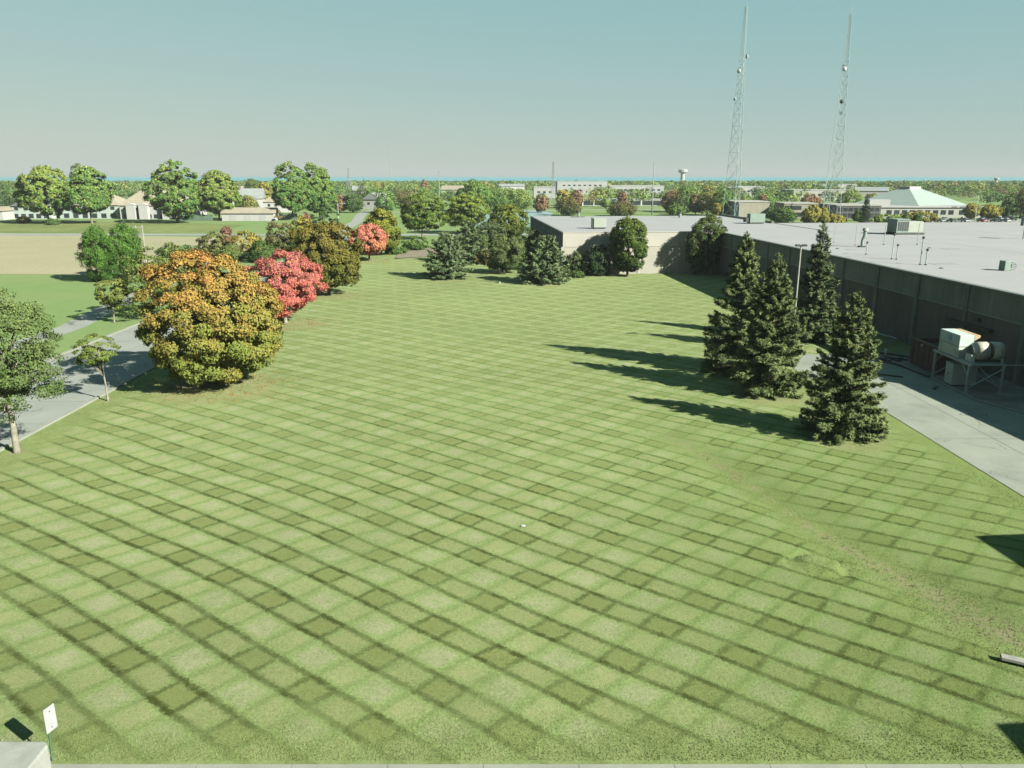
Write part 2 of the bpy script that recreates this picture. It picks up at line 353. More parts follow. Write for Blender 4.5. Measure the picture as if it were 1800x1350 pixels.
def lawn_mat():
    m, t, b = nodes_of('mown_lawn'); p = geo_pos(t); s = N(t, 'ShaderNodeSeparateXYZ'); L(t, p, s.inputs[0]); x, y = s.outputs[0], s.outputs[1]
    jag = math_n(t, 'MULTIPLY', math_n(t, 'SUBTRACT', noise(t, 6., 4, .8, p), .5), .5)
    wv = math_n(t, 'MULTIPLY', math_n(t, 'SUBTRACT', noise(t, .05, 1, .5, p), .5), 2.6)
    wb = math_n(t, 'MULTIPLY', math_n(t, 'SUBTRACT', noise(t, .22, 2, .5, p), .5), .8)
    q = math_n(t, 'MINIMUM', math_n(t, 'ADD', x, 8.), 0.)
    cur = math_n(t, 'MULTIPLY', math_n(t, 'MULTIPLY', q, q), .003)
    dx, dy = math_n(t, 'SUBTRACT', x, 8.31), math_n(t, 'SUBTRACT', y, 30.82)
    uA = math_n(t, 'ADD', math_n(t, 'MULTIPLY', dx, .616), math_n(t, 'MULTIPLY', dy, .788))
    uA = math_n(t, 'ADD', math_n(t, 'ADD', uA, cur), math_n(t, 'ADD', jag, math_n(t, 'ADD', math_n(t, 'MULTIPLY', wv, .4), math_n(t, 'MULTIPLY', wb, .4))))
    uB = math_n(t, 'ADD', math_n(t, 'MULTIPLY', dx, -.719), math_n(t, 'MULTIPLY', dy, .695))
    uB = math_n(t, 'ADD', uB, math_n(t, 'ADD', math_n(t, 'MULTIPLY', jag, 1.3), math_n(t, 'ADD', math_n(t, 'MULTIPLY', wv, .5), wb)))
    wide = mapr(t, y, 24., 62., 1.12, .62)      # the near passes lie more ragged
    bA, lA, gA = stripe(t, uA, 2.93, .068, wide); bB, lB, gB = stripe(t, uB, 3.36, .056, wide)
    A = {k: N(t, 'ShaderNodeAttribute', attribute_name=k).outputs['Fac'] for k in ('dirt', 'rough', 'dry')}
    blot = noise(t, .35, 4, .6, p); blade = noise(t, 9., 4, .75, p); big = noise(t, .06, 2, .5, p); micro = noise(t, 38., 2, .7, p); mid = noise(t, 1.6, 4, .65, p)
    st = math_n(t, 'MULTIPLY', math_n(t, 'SUBTRACT', 1., A['rough'], clamp=True), math_n(t, 'MULTIPLY', mapr(t, blot, .3, .55, .55, 1.), mapr(t, noise(t, .09, 2, .5, p), .34, .6, .78, 1.1)))
    c = mix_c(t, mapr(t, blade, .3, .7), tuple(v*.82 for v in BRIGHT), tuple(v*1.15 for v in BRIGHT))
    cell = math_n(t, 'MULTIPLY', gA, gB)
    both = math_n(t, 'MULTIPLY', bA, bB); any_ = math_n(t, 'MAXIMUM', bA, bB)
    cc = mix_c(t, any_, PALE, TAN); cc = mix_c(t, both, cc, OLIVE)
    cf = math_n(t, 'MULTIPLY', cell, mapr(t, math_n(t, 'ADD', math_n(t, 'MULTIPLY', blade, .4), math_n(t, 'MULTIPLY', mid, .6)), .34, .6, .15, 1.))
    c = mix_c(t, math_n(t, 'MULTIPLY', cf, math_n(t, 'ADD', math_n(t, 'MULTIPLY', st, .8), .2)), c, cc)
    lush = math_n(t, 'MULTIPLY', math_n(t, 'MULTIPLY', mapr(t, x, 0., 18., 0., .55, True), mapr(t, y, 72., 44., 0., 1., True)), mapr(t, mid, .3, .6, .6, 1.))
    c = mix_c(t, lush, c, (.098, .152, .040))      # damper, greener turf on the side of the swale
    # dark edges of the passes, strongest where both families lie dark
    patch = math_n(t, 'ADD', math_n(t, 'MULTIPLY', blade, .45), math_n(t, 'MULTIPLY', mid, .55))
    eA = math_n(t, 'MULTIPLY', lA, math_n(t, 'ADD', math_n(t, 'MULTIPLY', bB, .26), .82))
    eB = math_n(t, 'MULTIPLY', lB, math_n(t, 'ADD', math_n(t, 'MULTIPLY', bA, .50), .24))
    e = math_n(t, 'MAXIMUM', eA, eB)
    e = math_n(t, 'MULTIPLY', e, math_n(t, 'MULTIPLY', st, mapr(t, patch, .32, .54, .2, 1.)))
    near = mapr(t, y, 34., 95., 1., .74)
    shade = math_n(t, 'MULTIPLY', math_n(t, 'MULTIPLY', st, mapr(t, y, 26., 66., 1., .22)), math_n(t, 'ADD', math_n(t, 'MULTIPLY', bA, .20), math_n(t, 'MULTIPLY', both, .15)))
    c = mix_c(t, shade, c, (.085, .098, .030))
    c = mix_c(t, math_n(t, 'MULTIPLY', e, near), c, DARK)
    rg = math_n(t, 'MULTIPLY', A['rough'], mapr(t, noise(t, 1.1, 4, .7, p), .4, .65, .15, .8))
    c = mix_c(t, rg, c, (.118, .142, .046))
    c = mix_c(t, math_n(t, 'MULTIPLY', A['dry'], mapr(t, blade, .3, .65, .15, .6)), c, STRAW)
    dm = math_n(t, 'MULTIPLY', A['dirt'], mapr(t, noise(t, 2.2, 5, .75, p), .40, .58), clamp=True)
    c = mix_c(t, dm, c, (.176, .170, .092))
    dk = math_n(t, 'MULTIPLY', mapr(t, A['dirt'], .45, .8), mapr(t, noise(t, 3.1, 5, .8, p), .57, .63))
    c = mix_c(t, dk, c, (.03, .026, .014))
    v = math_n(t, 'ADD', mapr(t, micro, .25, .75, .74, 1.26), math_n(t, 'ADD', math_n(t, 'MULTIPLY', math_n(t, 'SUBTRACT', blade, .5), .5), math_n(t, 'ADD', math_n(t, 'MULTIPLY', math_n(t, 'SUBTRACT', blot, .5), .4), math_n(t, 'MULTIPLY', math_n(t, 'SUBTRACT', big, .5), .3))))
    v = math_n(t, 'MULTIPLY', v, ALB)
    hs = N(t, 'ShaderNodeHueSaturation'); L(t, c, hs.inputs['Color']); L(t, v, hs.inputs['Value']); L(t, hs.outputs[0], b.inputs['Base Color'])
    b.inputs['Roughness'].default_value = 1.; b.inputs['Specular IOR Level'].default_value = .05
    bump(t, b, math_n(t, 'ADD', blade, micro), .6, .05)
    return m
LAWNM = lawn_mat()
lawn_o = lawn(); lawn_o.data.materials.append(LAWNM)
def grass_blades(n=170000):
    rng = np.random.default_rng(5); y = 21.05/(1 - rng.random(n)*(1-21.05/48.)); x = rng.uniform(-1, 1, n)*(y*.70+2)
    ok = (x > LX0+.3) & (x < 29.2) & (line_d(x, y, [(29.6, 0), (29.3, 61), (27, 72)]) > .3); x, y = x[ok], y[ok]; n = len(x)
    z, d, R = lawn_fields(x, y); dirt, rough, dry = lawn_attr(x, y, d, R)
    k = rng.random(n) > .45*np.clip(dirt*1.5, 0, 1); x, y, z, dirt, rough, dry = (q[k] for q in (x, y, z, dirt, rough, dry)); n = len(x)
    far = np.clip((y-21)/40, 0, 1); hgt = rng.uniform(.014, .030, n)*(1 + 1.3*rough); wd = rng.uniform(.010, .018, n)*(1 + .5*rough)
    a = rng.random(n)*6.283; lean = rng.normal(size=(n, 2))*.035
    b0 = np.stack([x-np.cos(a)*wd, y-np.sin(a)*wd, z-.01], 1); b1 = np.stack([x+np.cos(a)*wd, y+np.sin(a)*wd, z-.01], 1); tp = np.stack([x+lean[:, 0], y+lean[:, 1], z+hgt], 1)
    me = bpy.data.meshes.new('grass'); me.vertices.add(n*3); me.vertices.foreach_set('co', np.stack([b0, b1, tp], 1).astype(np.float32).ravel())
    me.loops.add(n*3); me.loops.foreach_set('vertex_index', np.arange(n*3, dtype=np.int32)); me.polygons.add(n); me.polygons.foreach_set('loop_start', np.arange(0, n*3, 3, dtype=np.int32)); me.update(calc_edges=True)
    for nm, v in (('dirt', dirt*.3), ('rough', rough), ('dry', dry)):
        at = me.attributes.new(nm, 'FLOAT', 'POINT'); at.data.foreach_set('value', np.repeat(v, 3).astype(np.float32))
    me.materials.append(LAWNM); o = bpy.data.objects.new('grass', me); COL.objects.link(o); stuff(o); o['label'] = 'short mown grass blades of the lawn'; o['category'] = 'grass'
grass_blades()

def grass_mat(name, a, b_, c_, sc=.3, fine=8.):
    m, t, b = nodes_of(name); p = geo_pos(t)
    n1, n2, n3 = noise(t, sc, 4, .6, p), noise(t, fine, 4, .7, p), noise(t, sc*.15, 3, .5, p)
    c = mix_c(t, mapr(t, n1, .35, .65), a, b_); c = mix_c(t, math_n(t, 'MULTIPLY', mapr(t, n3, .4, .65), .6), c, c_)
    hs = N(t, 'ShaderNodeHueSaturation'); L(t, c, hs.inputs['Color']); L(t, mapr(t, n2, .25, .75, .75*ALB, 1.2*ALB), hs.inputs['Value'])
    L(t, hs.outputs[0], b.inputs['Base Color']); b.inputs['Roughness'].default_value = 1.; b.inputs['Specular IOR Level'].default_value = .05
    bump(t, b, n2, .5, .06); return m
GRASS = grass_mat('grass', (.115, .180, .062), (.135, .198, .074), (.160, .188, .086))
ROUGHG = grass_mat('rough_grass', (.115, .15, .05), (.17, .18, .075), (.08, .115, .035), .25, 3.)
FIELDM = grass_mat('stubble_field', (.24, .225, .145), (.265, .245, .165), (.22, .21, .125), .08, 2.)
FAR = 13000
g = MB()      # the ground, one sheet with the lawn let into it
g.quad((-FAR, -1500, 0), (LX0, -1500, 0), (LX0, FAR, 0), (-FAR, FAR, 0)); g.quad((LX1, -1500, 0), (FAR, -1500, 0), (FAR, FAR, 0), (LX1, FAR, 0))
g.quad((LX0, -1500, 0), (LX1, -1500, 0), (LX1, LY0, 0), (LX0, LY0, 0)); g.quad((LX0, LY1, 0), (LX1, LY1, 0), (LX1, FAR, 0), (LX0, FAR, 0))
struct(g.build('ground', GRASS))
def sheet(name, pts, z, m): return struct(MB().poly([(x, y, z) for x, y in pts]).build(name, m))
def ribbon(name, cl, wd, z, m):
    mb = MB(); P = [Vector(p) for p in cl]; Ls, Rs = [], []
    for i, p in enumerate(P):
        d = (P[min(i+1, len(P)-1)] - P[max(i-1, 0)]).normalized(); n = Vector((-d.y, d.x))
        Ls.append(p + n*wd/2); Rs.append(p - n*wd/2)
    for i in range(len(P)-1): mb.quad((*Rs[i], z), (*Rs[i+1], z), (*Ls[i+1], z), (*Ls[i], z))
    return struct(mb.build(name, m))
def water_mat(name, col, rough, sc):
    m, t, b = nodes_of(name); p = geo_pos(t); n = noise(t, sc, 3, .5, p)
    c = mix_c(t, n, tuple(v*.9*ALB for v in col), tuple(v*1.1*ALB for v in col)); L(t, c, b.inputs['Base Color'])
    b.inputs['Roughness'].default_value = rough; b.inputs['Specular IOR Level'].default_value = .12; bump(t, b, noise(t, sc*8, 3, .6, p), .3, .1); return m
sheet('lake', [(-FAR+50, 1820), (FAR-50, 1820), (FAR-50, FAR-20), (-FAR+50, FAR-20)], .4, water_mat('lake_water', (.045, .235, .285), .8, .002))
sheet('field', [(-300, 146), (-96, 148.5), (-79, 147), (-62, 170), (-66, 236), (-110, 243), (-170, 258), (-330, 262)], .02, FIELDM)
sheet('rough_verge', [(-330, 262.5), (-170, 258.5), (-110, 256), (-96, 257), (-100, 300), (-150, 318), (-330, 332)], .03, ROUGHG)
# roads
ROAD = [(-40.7, -30), (-40.7, 40), (-40.7, 100), (-42, 140), (-46, 190), (-52, 235), (-58, 270)]
ribbon('road', ROAD, 11.6, .012, ROADM)
ribbon('cross_road', [(-330, 251), (-113, 250), (-60, 247.5), (0, 250), (60, 262), (140, 275), (260, 280)], 7.5, .045, ROADM)
ribbon('back_road', [(-57, 262), (-58.5, 280), (-62, 320), (-70, 370), (-75, 412), (-70, 440)], 4.6, .05, ROADM)
ribbon('back_path', [(-50, 262), (-51, 280), (-53, 320), (-60, 372), (-62, 405)], 3.0, .052, ROADM)
ribbon('side_road', [(-70, 400), (-30, 408), (40, 430), (140, 440), (320, 440)], 7, .024, ROADM)
ribbon('sidewalk', [(-54, -20), (-54, 60), (-54, 95), (-56.5, 108), (-60, 140), (-64, 180)], 3.4, .016, ROADM)
for sx, nm in ((-34.62, 'kerb'), (-46.7, 'kerb')):
    m = MB(); yy = -30
    k = struct(m.box(sx-.16, sx+.16, -30, -29.9, -.1, .12).build(nm, KERBM))
    seg = MB().box(-.16, .16, .008, 2.992, -.1, .13).mesh('kerb_stone'); seg.materials.append(KERBM)
    for i in range(60): inst('kerb_stone', seg, k, (sx, 14 + 3*i if False else 8+3*i, 0)) if 8+3*i < 150 else None
# slab joints of the road: thin dark sealed lines
jm = mat('joint_sealant', (.12, .12, .115), .9)
jn = MB()
for i in range(30):
    y = 14 + 6*i
    if y < 96: jn.quad((-46.4, y, .017), (-34.9, y, .017), (-34.9, y+.06, .017), (-46.4, y+.06, .017))
jn.quad((-40.7, 5, .0175), (-40.62, 5, .0175), (-40.62, 100, .0175), (-40.7, 100, .0175))
struct(jn.build('road_joints', jm))
# driveway in front of the long warehouse wall
DRV = [(29.9, 10), (29.6, 45), (29.35, 61), (27.0, 71.5), (27.2, 74), (30.4, 79.6), (37, 80), (38.1, 75), (38.3, 69), (38.3, 62), (39.9, 58.5), (41, 52), (41.5, 10)]
sheet('driveway', DRV, .03, CONC)
sheet('service_yard', [(41.6, 10), (41.0, 52), (39.9, 58.7), (38.4, 62), (38.4, 69), (38.2, 75), (37.3, 80.2), (44.2, 80.5), (45.6, 60), (49, 10)], .02, mat('yard_gravel', (.17, .165, .14), .95, .3, .6, fine=12, stain=((.07, .068, .06), .7)))
kb = MB()
for a, b_ in (((37.2, 80), (38.1, 75)), ((38.1, 75), (38.3, 69)), ((38.3, 69), (38.3, 62)), ((38.3, 62), (39.9, 58.5)), ((39.9, 58.5), (41, 52))):
    d = (Vector(b_)-Vector(a)).normalized(); n = Vector((-d.y, d.x))*.12; a, b_ = Vector(a)+d*.02, Vector(b_)-d*.02
    kb.prism([tuple(a-n), tuple(b_-n), tuple(b_+n), tuple(a+n)], -.05, .16)
struct(kb.build('yard_kerb', KERBM))
for pts in ([(29.9, 52.5), (41.0, 52.5), (41.0, 52.56), (29.9, 52.56)], [(29.3, 66), (38.2, 66), (38.2, 66.06), (29.3, 66.06)], [(34.2, 40), (34.26, 40), (33.6, 79), (33.54, 79)]):
    struct(MB().poly([(x, y, .036) for x, y in pts]).build('driveway_joint', jm))
# paved strip and kerb at the foot of the lawn, below the camera
sheet('forecourt', [(-34, -20), (29, -20), (29, 20.5), (-34, 20.5)], .01, CONC)
k = struct(MB().box(-34, -33.9, 20.52, 20.80, -.1, .09).build('forecourt_kerb', KERBM))
seg = MB().box(.008, 2.992, 0, .28, -.1, .09).mesh('kerb_stone'); seg.materials.append(KERBM)
for i in range(21): inst('kerb_stone', seg, k, (-33.9+3*i, 20.52, 0))
sheet('pond', [(-22, 300), (-8, 285), (6, 292), (14, 330), (20, 390), (16, 425), (-4, 440), (-20, 420), (-26, 360)], .02, water_mat('pond_water', (.20, .30, .31), .25, .05))
sheet('car_park', [(140, 285), (300, 285), (320, 345), (190, 345), (140, 330)], .026, ROADM)

# =================================================================== WAREHOUSES
WX, WY, WR = 45.5, 60.0, math.atan2(.0764, .9971)      # corner frame of the long wall: local +y runs away along it
P_BROWN = mat('brown_precast', (.118, .102, .086), .9, .16, .25, fine=5, stain=((.08, .07, .06), .6), streak=.5)
P_GREEN = mat('grey_green_precast', (.165, .178, .148), .9, .16, .3, fine=5, stain=((.10, .11, .09), .6), streak=.6)
P_CREAM = mat('cream_precast', (.30, .29, .255), .9, .07, .3, fine=5)
P_TAN = mat('tan_precast', (.275, .26, .22), .9, .07, .3, fine=5)
P_RIB = mat('ribbed_panel', (.115, .14, .122), .8, .15, .4)
COPE = mat('coping_metal', (.11, .125, .11), .5, .12, 1.)
RZ = 7.7
wh = thing('warehouse', 'long flat white-roofed warehouse with dark panelled wall and pilasters beside the driveway', 'warehouse', (WX, WY, 0), WR)
ROOFS = [(.15, 150, -29.2, 90.3), (22.2, 150, 90.3, 117)]
for x0, x1, y0, y1 in ROOFS: MB().box(x0, x1, y0, y1, 6.9, RZ-.03).build('roof', ROOFW, wh)
MB().box(-13.2, 150, -43, -29.2, 0, RZ).build('annex', P_BROWN, wh); MB().box(-22.1, 150, -90, -43, 0, RZ).build('annex', P_BROWN, wh)
MB().box(.14, .3, -29.2, 90.4, -.3, 6.9).build('inner_wall', P_BROWN, wh)
MB().box(150, 150.3, -29.2, 117, -.3, RZ).build('inner_wall', P_BROWN, wh); MB().box(22.2, 150, 117, 117.3, -.3, RZ).build('inner_wall', P_BROWN, wh)
bays = [-29.2 + .01] + [-.6 + 8.28*i for i in range(-3, 12)]
bays = [-.6 + 8.28*i for i in range(-3, 12)]
pil = MB().box(-.16, .24, -.28, .28, -.3, RZ+.0).mesh('pilaster'); pil.materials.append(P_GREEN)
grv = MB().box(-.19, -.155, -.05, .05, -.2, RZ-.06).mesh('drain_pipe'); grv.materials.append(COPE)
for i, y in enumerate(bays):
    p = inst('pilaster', pil, wh, (0, y, 0))
    inst('drain_pipe', grv, p, (0, .17 if i % 2 else -.17, 0))
fas = MB().box(0, .14, .285, 8.28-.285, 5.35, RZ-.002).mesh('fascia_panel'); fas.materials.append(P_GREEN)
low = MB().box(.05, .14, .285, 8.28-.285, -.3, 5.33).mesh('wall_panel'); low.materials.append(P_BROWN)
ledge = MB().box(-.05, .13, .29, 8.28-.29, 5.25, 5.345).mesh('ledge'); ledge.materials.append(P_TAN)
for y in bays[:-1]:
    inst('fascia_panel', fas, wh, (0, y, 0)); inst('wall_panel', low, wh, (0, y, 0)); inst('ledge', ledge, wh, (0, y, 0))
cop = MB().box(-.24, .34, .006, 8.274, RZ, RZ+.16).mesh('coping'); cop.materials.append(COPE)
for y in bays[:-1]: inst('coping', cop, wh, (0, y, 0))
MB().box(-.5, -.02, 11.5, 18.2, 3.95, 4.15).build('steel_canopy', DARKM, wh)
MB().tube([(-.25, 2.0, 0), (-.25, 2.0, 3.0)], .07, 8).build('conduit', WHITE, wh)
MB().box(-.18, .0, 13.6, 14.2, 4.6, 4.9).build('wall_lamp', DARKM, wh)
# far warehouse behind the lawn
fw = thing('warehouse', 'cream-walled flat-roofed warehouse closing the far end of the lawn', 'warehouse', (WX, WY, 0), WR)
FX0, FY0, FX1, FY1 = -29.2, 90.6, 22, 152
MB().box(FX0+.2, FX1, FY0+.2, FY1, 6.7, RZ-.1).build('roof', ROOFW, fw)
MB().box(FX0+.15, FX0+.3, FY0+.3, FY1, -.3, 6.7).build('inner_wall', P_RIB, fw); MB().box(FX0+.3, FX1, FY1, FY1+.3, -.3, RZ-.1).build('inner_wall', P_RIB, fw)
MB().box(FX1-.4, FX1, FY0+27, FY1-.1, RZ-.1, RZ+.35).build('parapet', COPE, fw)
nb = 4; bw = (0-FX0)/nb
for i in range(nb):
    x0 = FX0 + i*bw
    MB().box(x0+.02, x0+bw-.02, FY0, FY0+.2, 5.05, RZ-.05).build('fascia_panel', P_CREAM, fw)
    MB().box(x0+.3, x0+bw-.3, FY0+.06, FY0+.2, -.3, 5.03).build('wall_panel', P_TAN, fw)
    MB().box(x0-.26, x0+.26, FY0-.04, FY0+.19, -.3, 5.045).build('pilaster', P_CREAM, fw)
    MB().box(x0+.003, x0+bw-.003, FY0-.06, FY0+.34, RZ-.045, RZ+.10).build('coping', P_CREAM, fw)
rib = MB().box(FX0-.08, FX0+.14, .06, 2.34, -.3, RZ-.06)
rib = MB().box(-.08, .14, .07, 2.33, -.3, RZ-.06).mesh('wall_panel'); rib.materials.append(P_RIB)
fin = MB().box(-.16, .10, -.065, .065, -.3, RZ-.05).mesh('rib'); fin.materials.append(P_GREEN)
for i in range(25):
    inst('wall_panel', rib, fw, (FX0, FY0+.4+2.4*i, 0)); inst('rib', fin, fw, (FX0, FY0+.4+2.4*i, 0))
MB().box(FX0-.2, FX0+.2, FY0+.36, FY1, RZ-.04, RZ+.10).build('coping', COPE, fw)

def w2(lx, ly):       # warehouse frame to world
    c, s_ = math.cos(WR), math.sin(WR); return (WX + lx*c - ly*s_, WY + lx*s_ + ly*c)
def on_roof(x, y, dz=0): return (x, y, RZ-.03+dz)
# ---- roof equipment (world positions, standing on the membrane)
GREENBOX = mat('green_grey_enamel', (.15, .20, .17), .6, .12, 1.); PALEBOX = mat('pale_green_enamel', (.24, .265, .225), .6, .08, 1.)
t = thing('rooftop_cooler', 'large grey-green rooftop cooler with pale side panel on the white roof', 'rooftop unit', on_roof(70.8, 144.5), WR)
MB().prism([(-2.2, -1.6), (.1, -1.6), (.1, 1.6), (-2.2, 1.6)], .35, 2.6).build('cabinet', GREENBOX, t, .05)
MB().box(.14, 2.9, -1.3, 1.4, .35, 2.3).build('side_panel', PALEBOX, t, .05)
MB().box(-2.4, 3.1, -1.7, -1.5, 0, .35).build('skid', DARKM, t); MB().box(-2.4, 3.1, 1.3, 1.5, 0, .35).build('skid', DARKM, t)
MB().box(-2.3, .2, -1.7, 1.7, 2.6, 2.75).build('lid', GREENBOX, t)
for i in range(5): MB().box(-1.95+i*.42, -1.65+i*.42, -1.64, -1.605, .7, 2.3).build('louvre', DARKM, t)
t = thing('rooftop_unit', 'small pale rooftop unit on the far cream warehouse roof', 'rooftop unit', on_roof(17.9, 161), WR)
MB().box(-1.6, .9, -1, 1, .2, 2.0).build('cabinet', PALEBOX, t, .04); MB().box(-1.85, -1.62, -.8, .8, .15, 2.1).build('intake_hood', GREENBOX, t); MB().box(-1.5, .8, -.9, .9, 0, .2).build('skid', DARKM, t)
t = thing('rooftop_unit', 'pale blue-green rooftop unit near the rear edge of the long roof', 'rooftop unit', on_roof(54.5, 178), WR)
MB().box(-2, 1.4, -1, 1, .2, 2.1).build('cabinet', GREENBOX, t, .04); MB().prism([(-2.9, -.8), (-2.03, -.8), (-2.03, .8), (-2.9, .8)], .3, 1.3).build('intake_hood', DARKM, t); MB().box(-1.9, 1.3, -.9, .9, 0, .2).build('skid', DARKM, t)
t = thing('exhaust_fan', 'dark exhaust fan with wire guard near the right edge of the roof', 'rooftop fan', on_roof(55.4, 88.4), WR)
MB().box(-.55, .15, -.5, .5, 0, 1.1).build('motor_housing', GREENBOX, t, .04)
g_ = MB()
for k in range(9):
    a = math.pi*k/8; g_.tube([(.2+.5*math.cos(a-math.pi/2)*1.2, -.5, .5+.5*math.sin(a-math.pi/2)), (.2+.5*math.cos(a-math.pi/2)*1.2, .5, .5+.5*math.sin(a-math.pi/2))], .02, 4)
g_.tube([(.2+.6*math.cos(a), -.5, .5+.5*math.sin(a)) for a in np.linspace(-1.57, 1.57, 9)], .03, 4); g_.tube([(.2+.6*math.cos(a), .5, .5+.5*math.sin(a)) for a in np.linspace(-1.57, 1.57, 9)], .03, 4)
g_.build('guard', STEEL, t); MB().tube([(.15, -.25, .55), (.15, .25, .55)], .3, 12).build('fan_drum', DARKM, t)
def vent(x, y, h, r, head, label):
    t = thing('vent_pipe', label, 'vent pipe', on_roof(x, y), 0, 'vent pipes on the long white roof')
    MB().tube([(0, 0, 0), (0, 0, h)], r, 8).build('pipe', STEEL, t); MB().tube([(0, 0, 0), (0, 0, .12)], r*2.2, 8).build('flashing', DARKM, t)
    if head: MB().tube([(0, 0, h-.02), (0, 0, h+.16), (0, 0, h+.26)], [r*2.4, r*2.4, r*.6], 8).build('cap', DARKM, t)
vent(52.25, 121, 3.2, .05, False, 'tall thin vent pipe left of the green vent stack')
vent(57.1, 122, 3.0, .06, False, 'thin vent pipe behind the capped pair, in front of the big cooler')
vent(62.2, 122, 3.2, .05, False, 'thin vent pipe standing right of the big roof cooler')
vent(47.7, 106.7, 1.5, .06, True, 'short capped vent pipe nearest the tall spruce top')
vent(48.4, 100.8, 3.0, .06, True, 'taller capped vent pipe of the left pair near the roof edge')
vent(48.75, 100.3, 1.7, .06, True, 'shorter capped vent pipe of the left pair near the roof edge')
vent(48.7, 94.2, 3.1, .07, True, 'taller capped vent pipe of the right pair near the roof edge')
vent(49.2, 93.9, 1.7, .07, True, 'shorter capped vent pipe of the right pair near the roof edge')
vent(51.2, 126.5, 2.6, .04, False, 'thin leftmost vent pipe behind the tall spruce top')
t = thing('vent_stack', 'bent grey-green vent stack rising from the white roof', 'vent stack', on_roof(52, 118), 0)
MB().tube([(0, 0, 0), (0, 0, 1.0), (.25, 0, 1.6), (.25, 0, 2.4)], [.22, .22, .26, .26], 10).build('duct', GREENBOX, t); MB().tube([(.25, 0, 2.4), (.25, 0, 2.8)], [.42, .36], 10).build('hood', PALEBOX, t); MB().box(-.5, .4, -.4, .4, 0, .2).build('flashing', DARKM, t)
t = thing('vent_hood', 'small dark vent hood on the far left warehouse roof', 'roof vent', on_roof(17, 205), 0)
MB().tube([(0, 0, 0), (0, 0, 1.2)], .3, 8).build('pipe', GREENBOX, t); MB().box(-1.9, 1.6, -.3, .3, 0, .1).build('base_rail', DARKM, t); MB().tube([(0, 0, 1.2), (0, 0, 1.5)], [.5, .2], 8).build('cap', DARKM, t)
t = thing('vent_hood', 'small dark vent beside the rear parapet of the far warehouse roof', 'roof vent', on_roof(42.5, 203), 0)
MB().tube([(0, 0, 0), (0, 0, 1.1)], .4, 8).build('pipe', GREENBOX, t); MB().tube([(0, 0, 1.1), (0, 0, 1.4)], [.6, .3], 8).build('cap', DARKM, t)
t = thing('roof_mast', 'grey box on a post at the right edge of the white roof', 'mast', on_roof(85.4, 133), 0)
MB().tube([(0, 0, 0), (0, 0, 2.2)], .12, 8).build('post', STEEL, t); MB().box(-.6, .6, -.4, .4, 2.2, 3.6).build('cabinet', GREENBOX, t, .04)
# patches and drains on the roof membrane
prn = random.Random(4); PATCH = mat('membrane_patch', (.19, .19, .192), .9, .08, .4)
for i in range(16):
    x, y = prn.uniform(4, 60), prn.uniform(0, 84); a, b_ = prn.uniform(.8, 3.2), prn.uniform(.5, 2.2)
    MB().box(x, x+a, y, y+b_, RZ-.033, RZ-.012).build('membrane_patch', PATCH, wh)
for (x, y) in ((6, 30), (6, 55), (20, 30), (20, 55), (34, 42)): MB().tube([(x, y, RZ-.04), (x, y, RZ+.06)], [.28, .2], 10).build('roof_drain', DARKM, wh)
# seams of the roof membrane
sm_ = MB()
for i in range(9): sm_.box(1.5, 149, -20+13.*i, -19.93+13.*i, RZ-.032, RZ-.018)
for i in range(5): sm_.box(28.+22*i, 28.06+22*i, -28, 89, RZ-.031, RZ-.022)
stuff(sm_.build('roof_seams', mat('seam', (.205, .207, .21), .9), wh))

# =================================================================== SERVICE YARD EQUIPMENT
YEL = mat('faded_white_enamel', (.40, .42, .36), .6, .12, 1.5, stain=((.20, .17, .10), .35)); CAB = mat('cream_enamel', (.40, .42, .37), .6, .08, 1.); RUST = mat('rust_red_paint', (.095, .05, .04), .85, .22, 1., stain=((.07, .04, .028), .7))
OCHRE = mat('ochre_paint', (.34, .25, .14), .7, .15, 1.); BLUE = mat('blue_decal', (.07, .21, .36), .6, .1, 3.); BLACK = mat('black_rubber', (.016, .016, .017), .7, .2, 4.); TANK = mat('cream_tank_paint', (.34, .33, .27), .5, .12, 1.2, stain=((.14, .1, .06), .5))
PX0, PX1, PY0, PY1, PZ = 38.55, 41.45, 64.3, 69.75, 2.62
t = thing('steel_platform', 'grey steel platform on braced legs carrying the blower beside the warehouse wall', 'platform')
for (x, y) in ((PX0, PY0), (PX0, PY1), (PX1, PY0), (PX1, PY1)):
    l = MB().box(x-.08, x+.08, y-.08, y+.08, .02, PZ-.14).build('leg', STEEL, t); MB().box(x-.17, x+.17, y-.17, y+.17, .02, .06).build('foot_plate', STEEL, l)
for x in (PX0, PX1): MB().box(x-.09, x+.09, PY0-.3, PY1+.3, PZ-.14, PZ+.04).build('beam', STEEL, t)
for y in (PY0, (PY0+PY1)/2, PY1): MB().box(PX0+.095, PX1-.095, y-.08, y+.08, PZ-.13, PZ+.03).build('beam', STEEL, t)
for a, b_ in (((PX0, PY0, 1.5), (PX0, PY0+1.1, PZ-.15)), ((PX0, PY1, 1.5), (PX0, PY1-1.1, PZ-.15)), ((PX0, PY0, .5), (PX1, PY0, 2.2)), ((PX1, PY0, .5), (PX0, PY0, 2.2)), ((PX1, PY0, .5), (PX1, PY1, 2.2)), ((PX0, PY1, .4), (PX1, PY1, 2.1))):
    MB().tube([a, b_], .045, 4).build('brace', STEEL, t)
MB().tube([(PX1+.1, PY0, PZ-.1), (PX1+3.0, PY0+.1, PZ-.1)], .05, 6).build('tie_bar', STEEL, t)
for i in range(5): MB().box(PX0+.12, PX1-.12, PY0+.12+i*.5, PY0+.5+i*.5, PZ+.035, PZ+.06).build('deck_plate', STEEL, t)
t = thing('blower_housing', 'faded white metal blower housing with blue emblem on the steel platform', 'blower', (PX0+.1, 66.45, PZ+.05))
MB().box(0, 1.25, 0, 3.2, 0, .98).build('lower_casing', YEL, t, .03)
